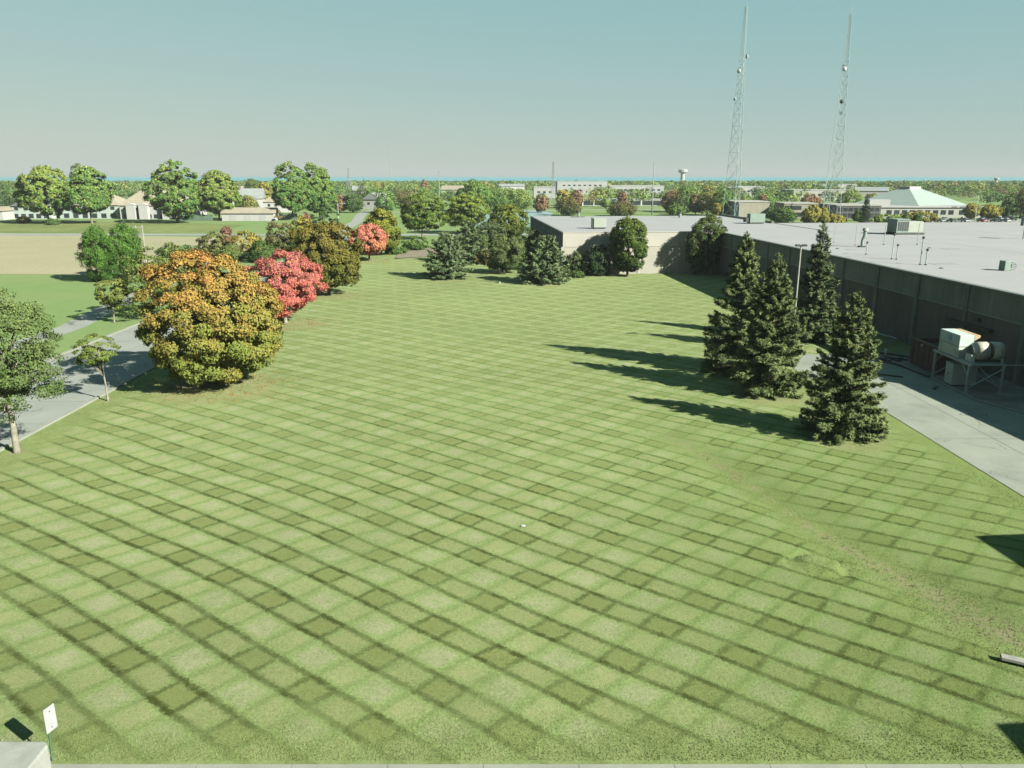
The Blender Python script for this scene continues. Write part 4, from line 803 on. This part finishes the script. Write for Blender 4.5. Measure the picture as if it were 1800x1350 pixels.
building('house', 'pale gabled house with blue-grey roof left of the honey locusts', -76.5, 440, 11, 16, 5.2, STUC, SHING, 8.8, 'front', -.25, rowwin(-4, 4, 2, 2.4, 1.4, 1.3), 'house')
building('house', 'brown-roofed house half hidden above the apartment roof', -168, 470, 17, 9, 6.4, STUC, mat('brown_shingle', (.10, .075, .06), .95), 12.2, 'gable', .1, cat='house')
def fence(x0, x1, y, h, label, m_):
    t = thing('fence', label, 'fence', (x0, y, 0)); n = int((x1-x0)/.9); bd = MB().box(.03, .87, 0, .06, .05, h).mesh('board'); bd.materials.append(m_)
    for i in range(n): inst('board', bd, t, (i*.9, 0, 0))
    for i in range(0, n+1, 4): MB().box(i*.9-.06, i*.9+.06, .065, .18, -.1, h+.1).build('post', m_, t)
FG = mat('green_fence', (.075, .12, .085), .8)
fence(-137, -122, 328, 2.4, 'green board fence between the two big trees and the garages', FG); fence(-97, -89, 335, 2.6, 'green board enclosure right of the long garage block', FG)
# industrial buildings far behind
building('factory', 'big white factory hall far behind the far warehouse', 67.5, 778, 48, 60, 12.0, FWHITE, FWHITE, kind='flat', wins=rowwin(-20, 20, 8, 8, 2.5, 1.2), cat='factory')
building('factory', 'small white industrial block left of the big white hall', 26.5, 660, 17.5, 20, 8.6, FWHITE, FWHITE, kind='flat', wins=rowwin(-7, 7, 3, 4, 2.2, 1.4), cat='factory')
building('factory', 'long low pale factory right of the big white hall', 120, 778, 52, 40, 8.0, FWHITE, FWHITE, kind='flat', wins=rowwin(-24, 24, 9, 3.5, 3, 1.6), cat='factory')
building('factory', 'white flat building among the trees right of the left mast', 206, 695, 22, 25, 8.4, FWHITE, FWHITE, kind='flat', wins=rowwin(-9, 9, 4, 4, 3, 1.2), cat='factory')
building('factory', 'pale long hall between the two radio masts', 232, 602, 44, 30, 7.0, FASC, FWHITE, kind='flat', wins=rowwin(-20, 20, 8, 3.2, 3, 1.4), cat='factory')
building('factory', 'pale roofed shed on the skyline right of the right mast', 360, 900, 46, 30, 8.0, FWHITE, FWHITE, kind='flat', wins=rowwin(-18, 18, 5, 3, 3, 1.4), cat='factory')
t = building('school_block', 'long low building with dark window band behind the far warehouse', 66.8, 488, 49, 14, 3.6, FASC, FWHITE, kind='flat', wins=[(x_, .5, 5.6, 2.5) for x_ in (-20.5, -14, -7.5, 8, 15, 21.5)], cat='building')
for x_ in (-24, -17.2, -10.8, -4, 4.6, 11.5, 18.2, 24): MB().box(x_-.3, x_+.3, -.25, -.07, -.1, 3.55).build('column', WHITE, t)
building('hut', 'small hut with green gabled roof behind the far warehouse', 61, 478, 7.5, 7, 2.5, FASC, MINT, 4.7, 'front', -.35, cat='hut')
t = building('office_block', 'tan brick office block with dark corner bay behind the long roof', 105.5, 354, 15.5, 18, 6.5, BRICKT, FASC, kind='flat', wins=[(-6.6, .4, 2.2, 5.9)], cat='office')
for i in range(5): MB().box(-5.3+i*2.55, -5.24+i*2.55, -.03, .02, .1, 6.45).build('joint', FASC, t)
t = building('office_block', 'dark-glazed office wing behind the dark juniper', 122.5, 341, 14, 16, 6.2, BRICKT, FASC, kind='flat', wins=[(-3.2, 3.8, 7.0, 1.7), (-3.2, .9, 7.0, 1.8)], cat='office', rz=-.06)
t = building('office_block', 'dark glass block with pale roof edge right of the right mast', 148, 343, 19, 20, 5.4, mat('dark_brick', (.06, .062, .06), .85), FASC, kind='flat', wins=rowwin(-9, 9, 8, 3.1, 1.8, 1.5) + rowwin(-9, 9, 8, .6, 1.8, 1.6), cat='office')
for x, y, w_, h_, rg_, rm_, rz_, lb in ((-118, 640, 16, 6, 10, SHING, .2, 'distant grey-roofed house among the trees left of the lattice pylon'), (-52, 690, 18, 6, 9.5, SHIN, -.2, 'distant tan-roofed house among the trees above the honey locusts'), (-205, 610, 20, 6, 10, SHIN, .1, 'distant tan-roofed house behind the apartment trees'), (285, 640, 24, 6, 9, SHING, -.3, 'distant grey-roofed house left of the mint-roofed hall'), (0, 830, 26, 7, 9.5, SHING, .1, 'distant grey-roofed shed above the pond trees')):
    building('house', lb, x, y, w_, 10, h_, STUC, rm_, rg_, 'gable', rz_, rowwin(-w_/2+1, w_/2-1, 4, 2.4, 1.5, 1.3), 'house')
# hall with the mint hip roof
t = thing('hall', 'large hall with pale mint-green hipped roof above a low windowed front', 'hall', (184, 352, 0), -.04)
MB().box(-27, 22, 0, 14, -.2, 4.3).build('front_wing', FASC, t); MB().box(-27.3, 22.3, -.5, 14.2, 4.304, 4.9).build('wing_roof', FWHITE, t)
for (wx, wz, ww, wh_) in rowwin(-20, 10, 9, 1.3, 2.2, 1.9) + [(13, 1.3, 2.4, 1.9), (16.6, 1.3, 2.0, 2.2), (19.8, 1.3, 1.6, 2.2)]: inst('window', win(ww, wh_), t, (wx, -.01, wz))
MB().box(-32.5, -27.05, -1.5, 8, 0, 4.2).build('porch', mat('black_canopy', (.02, .022, .022), .6), t)
hm = MB(); c_, s_ = math.cos(.62), math.sin(.62)
def hp(x, y, z): return (1 + x*c_ - y*s_, 26 + x*s_ + y*c_, z)
e_ = [hp(-20, -17, 4.7), hp(20, -17, 4.7), hp(20, 17, 4.7), hp(-20, 17, 4.7)]; r_ = [hp(-4.5, -2.4, 12), hp(4.5, -2.4, 12), hp(4.5, 2.4, 12), hp(-4.5, 2.4, 12)]
hm.quad(e_[0], e_[1], r_[1], r_[0]).quad(e_[1], e_[2], r_[2], r_[1]).quad(e_[2], e_[3], r_[3], r_[2]).quad(e_[3], e_[0], r_[0], r_[3]).quad(*r_); hm.build('hip_roof', MINT, t)
MB().prism([hp(-19, -16, 0)[:2], hp(19, -16, 0)[:2], hp(19, 16, 0)[:2], hp(-19, 16, 0)[:2]], 4.9, 4.95).build('eave_soffit', FWHITE, t)
MB().prism([hp(-4.6, -2.5, 0)[:2], hp(4.6, -2.5, 0)[:2], hp(4.6, 2.5, 0)[:2], hp(-4.6, 2.5, 0)[:2]], 11.9, 12.9).build('ridge_cap', FWHITE, t)
MB().box(-26, -17, 3, 9, 4.9, 7.6).build('plant_room', FWHITE, t)
for i in range(4): MB().box(8+i*3.4, 10.4+i*3.4, -.52, -.505, 4.45, 4.75).build('louvre', GLASS, t)
# radio masts
def lattice(name, label, x, y, h, w0, w1, n, m_, rz, cat, sides=3, leg=.13, br=.055, dishes=()):
    t = thing(name, label, cat, (x, y, 0), rz)
    def corner(k, z): a = 2*math.pi*k/sides; r = (w0 + (w1-w0)*min(1, z/(h*.92)))/1.75; return Vector((r*math.cos(a), r*math.sin(a), z))
    for k in range(sides): MB().tube([corner(k, 0), corner(k, h*.5), corner(k, h)], [leg, leg*.85, leg*.6], 5).build('leg', m_, t)
    b = MB(); zs = [0]; 
    while zs[-1] < h*.99: zs.append(min(h, zs[-1] + max(1.2, (w0+(w1-w0)*zs[-1]/h)*1.05)))
    for z0, z1 in zip(zs[:-1], zs[1:]):
        for k in range(sides):
            j = (k+1) % sides; b.tube([corner(k, z0), corner(j, z1)], br, 3, cap=False).tube([corner(j, z0), corner(k, z1)], br, 3, cap=False).tube([corner(k, z1), corner(j, z1)], br, 3, cap=False)
    stuff(b.build('bracing', m_, t))
    for (z, ax, r, dm) in dishes:
        p = Vector((math.cos(ax), math.sin(ax), 0)); c = p*((w0+(w1-w0)*z/h)*.55 + .5) + Vector((0, 0, z))
        MB().tube([c, c+p*.35, c+p*.6], [r, r*.9, r*.3], 10).build('dish', dm, t)
    return t
TG = mat('weathered_galvanised', (.2, .27, .265), .7, .1, .1)
l = lattice('radio_mast', 'left one of the two tall tapering lattice radio masts', 96.5, 352, 85, 7.4, .9, 30, TG, .5, 'radio mast', 3, .13, .05, [(66, 0., .9, WHITE), (60, 3.3, .9, WHITE), (49, 3.0, .7, TG)])
MB().tube([(0, 0, 83), (0, 0, 88.5)], .06, 5).build('antenna', TG, l)
for z in (74, 76, 78): MB().tube([(-.9, 0, z), (.9, 0, z)], .05, 4).build('antenna_arm', TG, l)
for z in (20.,): MB().tube([(-4.2, -1, z-7), (4.2, -1, z-7)], .09, 4).build('cable_tray', GALV, l)
l = lattice('radio_mast', 'right one of the two tall tapering lattice radio masts', 130.5, 329, 78, 7.2, .9, 30, TG, 1.35, 'radio mast', 3, .13, .05, [(58, 2.9, .9, WHITE), (59.5, .2, .7, DARKM), (46, 3.0, .8, DARKM), (42, -.2, .7, TG)])
MB().tube([(.2, 0, 76), (.2, 0, 82.5)], .06, 5).build('antenna', TG, l); MB().tube([(-.4, 0, 76), (-.4, 0, 80)], .06, 5).build('antenna', TG, l)
for z in (70,): MB().tube([(-.9, 0, z), (1.8, 0, z)], .05, 4).build('antenna_arm', TG, l)
PYL = mat('pylon_steel', (.2, .22, .22), .7, .1, .1)
lattice('pylon', 'pale lattice power pylon left of the tall wooden pole', -143, 712, 24, 7, 1.6, 8, PYL, .4, 'pylon', 4, .13, .06)
lattice('pylon', 'slim lattice power pylon behind the far warehouse roof', 24.8, 488, 26, 4.2, 1.0, 9, PYL, .3, 'pylon', 4, .10, .05)
for nm, x, y, h, r, lb, m_ in (('monopole', 65.7, 377, 23.4, .28, 'tall pale steel monopole behind the joint of the roofs', PYL), ('utility_pole', -37, 412, 19.6, .22, 'tall slim pole rising above the honey locusts', PYL), ('radio_antenna', -262, 1740, 82, .4, 'hair-thin distant antenna on the skyline left of centre', PYL)):
    t = thing(nm, lb, 'pole', (x, y, 0)); MB().tube([(0, 0, 0), (0, 0, h)], [r, r*.55], 7).build('shaft', m_, t); MB().tube([(0, 0, h), (0, 0, h+.5)], r*.8, 7).build('cap', m_, t)
WOODP = mat('weathered_pole', (.22, .22, .185), .9, .15, 2.)
def upole(x, y, h, label, arm=2.6):
    t = thing('utility_pole', label, 'utility pole', (x, y, 0)); MB().tube([(0, 0, 0), (0, 0, h)], [.16, .11], 7).build('shaft', WOODP, t)
    MB().box(-arm, .3, -.07, .07, h-.55, h-.4).build('crossarm', WOODP, t)
    for i in range(3): MB().tube([(-arm+.1+i*arm*.45, 0, h-.4), (-arm+.1+i*arm*.45, 0, h-.2)], .06, 6).build('insulator', WHITE, t)
upole(-75.7, 163.5, 8.2, 'pale utility pole with one-sided crossarm at the field edge'); upole(-83, 425, 9.5, 'short pole in front of the pale gabled house', 1.6); upole(-66, 400, 10, 'utility pole right of the pale gabled house', 2.0)
def street_lamp(x, y, h, label, arm=2.2, rz=0.):
    t = thing('street_lamp', label, 'street lamp', (x, y, 0), rz); MB().tube([(0, 0, 0), (0, 0, h)], [.1, .07], 7).build('pole', GALV, t); MB().tube([(0, 0, h-.1), (arm*.5, 0, h+.15), (arm, 0, h+.2)], .05, 6).build('arm', GALV, t); MB().prism([(arm-.1, -.14), (arm+.6, -.16), (arm+.6, .16), (arm-.1, .14)], h+.12, h+.26).build('lamp_head', GALV, t)
street_lamp(-63, 291, 8.0, 'street lamp with curved arm beside the bending road'); street_lamp(182.7, 316, 10.0, 'tall car park lamp beside the golden tree', 1.2, 2.2)
# water towers
t = thing('water_tower', 'white bulb-topped water tower on the horizon right of the monopole', 'water tower', (370, 1760, 0)); MB().tube([(0, 0, 0), (0, 0, 24)], [4.5, 4.2], 14).build('shaft', FWHITE, t); MB().tube([(0, 0, 22), (0, 0, 24.5), (0, 0, 29.5), (0, 0, 31)], [5, 9.8, 9.8, 6], 18).build('tank', FWHITE, t, smooth=False)
t = thing('water_tower', 'slim pale water tower on the horizon at far right', 'water tower', (719, 1204, 0)); MB().tube([(0, 0, 0), (0, 0, 11.5)], 1.9, 12).build('shaft', FWHITE, t); MB().tube([(0, 0, 11), (0, 0, 12), (0, 0, 14), (0, 0, 14.6)], [2.2, 3.4, 3.4, 1.5], 14).build('tank', FWHITE, t)
# ------------------------------------------------------------------ parked cars
def make_car():
    t = thing('car', 'x', 'car'); b = MB(); w_ = .88
    prof = [(-2.2, .35), (-2.25, .75), (-2.05, .92), (-1.2, .98), (1.0, 1.0), (2.05, .86), (2.25, .62), (2.2, .35)]
    n = len(prof); b.v += [(x, -w_, z) for x, z in prof] + [(x, w_, z) for x, z in prof]; b.f += [tuple(range(n)), tuple(reversed(range(n, 2*n)))] + [(i, i+n, (i+1) % n + n, (i+1) % n) for i in range(n)]
    body = b.build('body', WHITE, t, .06)
    c = MB(); q_ = [(-1.75, .97), (-1.15, 1.46), (.25, 1.48), (1.05, 1.0)]; c.v += [(x, -.78 if z < 1.2 else -.62, z) for x, z in q_] + [(x, .78 if z < 1.2 else .62, z) for x, z in q_]
    c.f += [(0, 1, 2, 3), (7, 6, 5, 4)] + [(i, i+4, (i+1) % 4 + 4, (i+1) % 4) for i in range(4)]; c.build('window', GLASS, t)
    MB().box(-1.12, .22, -.6, .6, 1.475, 1.52).build('roof', WHITE, t, .03)
    wm = MB().tube([(0, -.11, 0), (0, .11, 0)], .33, 12).mesh('wheel'); wm.materials.append(BLACK)
    for x in (-1.4, 1.4):
        for y in (-.8, .8): inst('wheel', wm, t, (x, y, .33))
    for y in (-.6, .6): MB().box(2.2, 2.26, y-.16, y+.16, .6, .74).build('headlight', GLASS, t)
    return t
CARC = {'silver': (.22, .23, .23), 'white': (.3, .3, .3), 'black': (.015, .016, .018), 'red': (.22, .045, .035), 'dark green': (.03, .06, .045), 'blue': (.04, .08, .16), 'beige': (.24, .22, .17)}
CARS = [(170, 317, 'silver', 'silver car at the left end of the front car park row'), (174.5, 318, 'dark green', 'dark green car second in the front car park row'), (179.5, 317, 'white', 'white car beside the car park lamp'), (186.5, 317.5, 'red', 'red car in front of the golden tree'), (191.5, 317.5, 'black', 'black car right of the red car'), (196, 318, 'white', 'white car at the right end of the front car park row'),
 (176, 326, 'silver', 'silver car in the second row by the hall'), (183.5, 326, 'beige', 'beige car in the second row behind the lamp'), (192, 327, 'blue', 'blue car in the second row below the golden tree'), (201, 330, 'white', 'white car in the second row near the right edge'), (206, 330, 'black', 'black car in the second row near the right edge'),
 (206, 341, 'black', 'left black car of the rear row before the dark hedge'), (212, 341, 'silver', 'silver car of the rear row before the dark hedge'), (218, 341, 'dark green', 'dark green car of the rear row at the right edge')]
proto = make_car()
for i, (x, y, cn, lb) in enumerate(CARS):
    o = proto if i == 0 else copy_tree(proto); o.location = (x, y, .03); o.rotation_euler = (0, 0, math.pi/2 + (.1 if i % 2 else -.06) + (0 if i % 3 else math.pi)); tag(o, lb, 'car', 'cars in the car park'); o['_c'] = cn
for i, o in enumerate([q_ for q_ in COL.objects if q_.name.split('.')[0] == 'car' and q_.parent is None]):
    cn = o['_c']; cm = mat('car_paint_' + cn.replace(' ', '_'), CARC[cn], .35, .03, 1., spec=.5)
    for ch in o.children:
        if ch.name.split('.')[0] in ('body', 'roof'):
            ch.data = ch.data.copy() if i else ch.data; ch.data.materials[0] = cm
    del o['_c']
# =================================================================== BACKGROUND TREES
BP = {'P': ((.06, .112, .028), (.145, .182, .045)), 'G1': ((.045, .10, .026), (.105, .165, .046)), 'G2': ((.052, .108, .028), (.112, .168, .048)), 'L': ((.075, .125, .030), (.142, .182, .05)), 'D': ((.03, .062, .020), (.065, .10, .032)),
      'O': ((.075, .095, .03), (.14, .14, .045)), 'Y': ((.12, .13, .032), (.205, .175, .045)), 'R': ((.11, .085, .042), (.175, .10, .06)), 'B': ((.06, .075, .03), (.13, .10, .05)), 'DB': ((.035, .055, .018), (.10, .085, .032))}
BP = {k: tuple(tuple(c*1.32 for c in q) for q in v) for k, v in BP.items()}
BACK = [
    ('poplar_tree', 'tallest yellow-topped poplar in front of the apartments, far left', (-199.7, 345.2), 22.9, 12.3, 'P'),
    ('poplar_tree', 'broad poplar right of the tallest yellow-topped poplar', (-191.4, 364.6), 21.0, 11.1, 'G2'),
    ('ash_tree', 'bluish green tree rising behind the broad poplar', (-258.7, 487.7), 22.6, 9.0, 'G1'),
    ('cottonwood_tree', 'left one of the two big round green trees by the garages', (-130.4, 311.8), 21.4, 10.2, 'G2'),
    ('cottonwood_tree', 'right one of the two big round green trees by the garages', (-121.2, 331.9), 20.2, 8.7, 'L'),
    ('cottonwood_tree', 'big green tree with left-leaning lumpy crown behind the olive maple', (-91.9, 336.2), 20.7, 9.8, 'G1'),
    ('cottonwood_tree', 'tall green tree joined to the right of the lumpy-crowned tree', (-82.8, 345.2), 21.7, 7.4, 'G2'),
    ('hedge_tree', 'dark green tree at the extreme left edge behind the white garage', (-304.2, 487.7), 14.7, 9.7, 'D'),
    ('small_tree', 'dull green tree between the left edge tree and the tallest poplar', (-305.2, 506.7), 12.2, 7.2, 'O'),
    ('round_shrub', 'rounded yellowish bush in front of the grey-roofed house', (-130.4, 398.2), 8.0, 4.8, 'O'),
    ('small_tree', 'yellow tree beside the grey-roofed house', (-139.4, 453.8), 14.3, 4.8, 'Y'),
    ('small_tree', 'dark green tree above the grey-roofed house', (-192.2, 599.7), 16.8, 6.3, 'D'),
    ('round_shrub', 'dark round shrub by the street lamp and pale house', (-78.5, 398.2), 9.6, 5.1, 'D'),
    ('small_tree', 'small brownish red tree left of the dark round shrub', (-85.2, 398.2), 8.2, 3.1, 'R'),
    ('small_tree', 'green tree in front of the pale house gable', (-62.1, 398.2), 10.4, 5.9, 'G2'),
    ('small_tree', 'olive brown tree right of the pale house', (-58.4, 453.8), 9.4, 8.3, 'B'),
    ('small_tree', 'pale green tree behind the pale house', (-110.9, 628.5), 13.7, 9.8, 'L'),
    ('small_tree', 'deep red tree standing on the skyline left of centre', (-77.0, 714.0), 14.1, 4.0, 'R'),
    ('small_tree', 'yellow tree behind the lattice pylon', (-131.5, 777.5), 11.7, 9.3, 'Y'),
    ('broad_tree', 'dense green tree mass left of the pond', (-18.0, 410.8), 15.2, 10.2, 'G1'),
    ('broad_tree', 'green tree above the pond', (-5.9, 417.4), 12.3, 8.0, 'G2'),
    ('broad_tree', 'yellow-green tree right of the pond trees', (4.2, 424.2), 11.1, 6.6, 'L'),
    ('small_tree', 'orange-tinged small tree by the pond edge', (14.4, 398.2), 7.7, 3.7, 'R'),
    ('small_tree', 'yellow tree beside the right lattice pylon', (28.9, 453.8), 11.2, 4.2, 'Y'),
    ('small_tree', 'rusty tree behind the far warehouse roof', (36.6, 453.8), 9.7, 3.9, 'R'),
    ('round_tree', 'dark round tree behind the left part of the far warehouse roof', (26.2, 369.8), 7.7, 6.0, 'DB'),
    ('round_tree', 'low dark brown-green tree behind the middle of the far warehouse roof', (49.7, 364.6), 5.8, 7.5, 'DB'),
    ('small_tree', 'reddish tree beside the green-roofed hut', (64.9, 470.2), 8.4, 3.0, 'R'),
    ('small_tree', 'small yellow-green tree left of the green-roofed hut', (52.7, 453.8), 5.6, 2.9, 'L'),
    ('broad_tree', 'pale green tree in front of the white factory', (60.3, 527.1), 11.6, 11.2, 'L'),
    ('small_tree', 'rust and green tree right of the steel monopole', (81.5, 410.8), 10.7, 5.2, 'R'),
    ('broad_tree', 'large green tree below the water tower', (86.9, 398.2), 14.2, 7.1, 'G2'),
    ('broad_tree', 'tall mixed green tree left of the left radio mast', (91.3, 375.2), 13.9, 6.1, 'O'),
    ('small_tree', 'brown-red tree among the trees left of the radio mast', (85.7, 375.2), 10.3, 3.5, 'B'),
    ('broad_tree', 'green tree at the foot of the left radio mast', (94.7, 364.6), 12.1, 4.4, 'G1'),
    ('round_shrub', 'bright green shrub behind the joint of the two roofs', (75.6, 369.8), 4.9, 4.5, 'G2'),
    ('round_shrub', 'yellow-green small tree on the grass behind the roofs', (91.9, 359.6), 5.7, 2.8, 'Y'),
    ('juniper_tree', 'dark lumpy juniper behind the long roof, right of the left mast', (100.3, 297.4), 7.2, 5.1, 'D'),
    ('small_tree', 'yellow tree in front of the tan office block', (114.8, 308.1), 6.6, 3.7, 'Y'),
    ('small_tree', 'narrow yellow tree beside the right radio mast', (119.6, 308.1), 5.8, 1.8, 'Y'),
    ('round_tree', 'round yellow-green tree right of the right radio mast', (172.3, 410.8), 11.0, 6.7, 'L'),
    ('small_tree', 'orange-green tree above the dark glass block', (189.3, 424.2), 8.8, 3.6, 'O'),
    ('round_tree', 'round golden tree beside the car park lamp', (199.9, 336.2), 6.1, 4.5, 'Y'),
    ('round_tree', 'smaller golden tree at the corner of the green-roofed hall', (192.5, 336.2), 7.0, 3.1, 'Y'),
    ('small_tree', 'dark tree at the right edge beyond the car park', (219.5, 354.6), 9.1, 3.8, 'D'),
    ('small_tree', 'brown-green tree cut by the right edge of the picture', (225.8, 354.6), 11.7, 4.3, 'B'),
    ('small_tree', 'green tree beyond the tan office block roof', (138.1, 438.5), 8.1, 7.8, 'G2'),
    ('small_tree', 'rusty low tree behind the tan office block', (127.5, 410.8), 7.9, 3.2, 'R'),
    ('small_tree', 'rust-orange tree behind the office roofs, middle', (152.8, 410.8), 8.2, 5.8, 'R'),
]
for i, (nm, lb, (x, y), h, r, p) in enumerate(BACK):
    if 'poplar_tree' == nm: k_ = 308/y; x, y, h, r = x*k_, 308, 18+(h-18)*k_, r*k_      # the poplars stand in front of the apartments
    big = h > 15
    broadleaf(nm, lb, (x, y, 0), h, r, BP[p], seed=200+i, nc=250 if big else 60, per=80 if big else 42, cr=1.45 if big else max(.9, r*.34), leaf=.75 if big else .4+y*.0011, bottom=((4.2 if 'poplar' in nm else 2.6) if big else .6), cz=.42, lump=.2 if big else .16, trunk_r=.35 if big else .18, limbs=8, cat='shrub' if 'shrub' in nm else 'tree', inner=.15, taper=.2 if big else .1, accent=((.24, .22, .05), .07) if big else None)
spruce('spruce_tree', 'small dark spruce in front of the dark glass block', (136, 309, 0), 9.9, 2.5, ((.026, .048, .022), (.05, .08, .036)), 300, tuft=.9, dens=14, gap=.6)
for i, (x, y, h, r, ry, p, lb) in enumerate(((124, 309, 3.2, 5, 2, 'Y', 'yellow hedge patch left of the small dark spruce'), (115.5, 309, 3.6, 3.6, 2, 'O', 'olive hedge patch right of the dark juniper'), (147, 312, 3.4, 7, 2.2, 'L', 'green-yellow hedge in front of the hall porch'), (160, 314, 4.4, 7.5, 2.2, 'Y', 'bright yellow hedge in front of the hall windows'), (152.5, 310.5, 3.0, 1.4, 1.4, 'D', 'left dark clipped bush before the yellow hedge'), (157.3, 310.5, 3.4, 1.3, 1.3, 'D', 'right dark clipped bush before the yellow hedge'), (140.5, 326, 4.0, 2., 2., 'D', 'dark bush in front of the dark glass block'), (222, 349, 6.5, 14, 2.5, 'D', 'long dark hedge behind the car park at the right edge'))):
    shrub('hedge', lb, (x, y, 0), h, r, BP[p], 310+i, ry=ry, leaf=.7, cr=.9, nc=70, per=40)
shrub('verge_shrub', 'small weedy bush on the verge left of the broad poplar', (-172, 300, 0), 2.2, 2.4, BP['D'], 330, leaf=.6); shrub('verge_shrub', 'small weedy bush on the verge below the tallest poplar', (-190, 312, 0), 2.4, 2.8, BP['O'], 331, leaf=.6)
# ------------------------------------------------------------------ the wooded plain towards the lake
def forest():
    rng = np.random.default_rng(77); Cs, Ns, Sz, Cl = [], [], [], []
    PALS = np.array([[.055, .10, .028], [.08, .125, .034], [.11, .145, .042], [.05, .085, .034], [.14, .145, .045], [.15, .12, .052], [.105, .10, .048], [.13, .095, .058]]); PW = np.array([.2, .26, .24, .12, .1, .025, .04, .015])
    AVOID = [(-135, -95, 520, 655), (-70, -30, 540, 705), (-220, -180, 480, 625), (262, 305, 500, 655), (-18, 18, 600, 845), (36, 150, 560, 830), (12, 40, 500, 690), (190, 262, 470, 725), (330, 390, 700, 940), (-30, 30, 0, 480), (150, 260, 0, 420)]
    def lay(n, ya, yb, rlo, rhi, hlo, hhi, q, ls):
        y = np.sqrt(rng.uniform(ya*ya, yb*yb, n)); x = rng.uniform(-1, 1, n)*y*.80
        ok = np.ones(n, bool)
        for a, b_, c, d in AVOID: ok &= ~((x > a) & (x < b_) & (y > c) & (y < d))
        ok &= (np.sin(x*.013+1)*np.cos(y*.011+.4) + .45*np.sin(x*.041+y*.03) > -.50)
        x, y = x[ok], y[ok]; m = len(x); r = rng.uniform(rlo, rhi, m); h = np.minimum(rng.uniform(hlo, hhi, m), (18 - y*.0066)*rng.uniform(.8, 1.18, m)); pi = rng.choice(8, m, p=PW/PW.sum())
        c = PALS[pi]*rng.uniform(.85, 1.2, (m, 1))*1.45; idx = np.repeat(np.arange(m), q); d = rdirs(rng, m*q); d[:, 2] = np.where(d[:, 2] < -.55, -d[:, 2], d[:, 2])
        s = rng.uniform(.7, 1.08, m*q)[:, None]
        P = np.stack([x[idx] + d[:, 0]*r[idx]*s[:, 0], y[idx] + d[:, 1]*r[idx]*s[:, 0], h[idx]*.55 + d[:, 2]*h[idx]*.47*s[:, 0]], 1)
        Cs.append(P); Ns.append(d + rdirs(rng, m*q)*.55); Sz.append(ls*rng.uniform(.6, 1.3, m*q)*(r[idx]/rhi)); Cl.append(c[idx]*rng.uniform(.75, 1.25, (m*q, 1)))
    lay(1500, 470, 700, 2.6, 5.2, 5, 10.5, 110, 1.5); lay(3000, 700, 1100, 3.2, 6.5, 6, 12, 60, 2.4); lay(3600, 1100, 1450, 4.5, 8, 4, 9.5, 34, 4.0); lay(3000, 1450, 1800, 5, 9, 3.5, 7, 26, 5.)
    me = leaf_mesh('woodland', np.concatenate(Cs), np.concatenate(Ns), np.concatenate(Sz), np.concatenate(Cl), .75, rng=rng)
    o = bpy.data.objects.new('woodland', me); COL.objects.link(o); o['kind'] = 'stuff'; o['label'] = 'autumn-tinted woodland reaching to the lake shore'; o['category'] = 'woodland'
forest()

# ------------------------------------------------------------------ thin autumn haze over the whole plain
hb = MB().box(-14000, 14000, -1700, 14000, -1.0, 101.0).mesh('haze'); hz = bpy.data.objects.new('haze', hb); COL.objects.link(hz); stuff(hz)
hm_ = bpy.data.materials.new('haze'); hm_.use_nodes = True; ht = hm_.node_tree; ht.nodes.clear(); ho = ht.nodes.new('ShaderNodeOutputMaterial'); hv = ht.nodes.new('ShaderNodeVolumePrincipled')
hv.inputs['Color'].default_value = (.26, .285, .295, 1); hv.inputs['Density'].default_value = 0.00017; ht.links.new(hv.outputs[0], ho.inputs['Volume']); hb.materials.append(hm_)
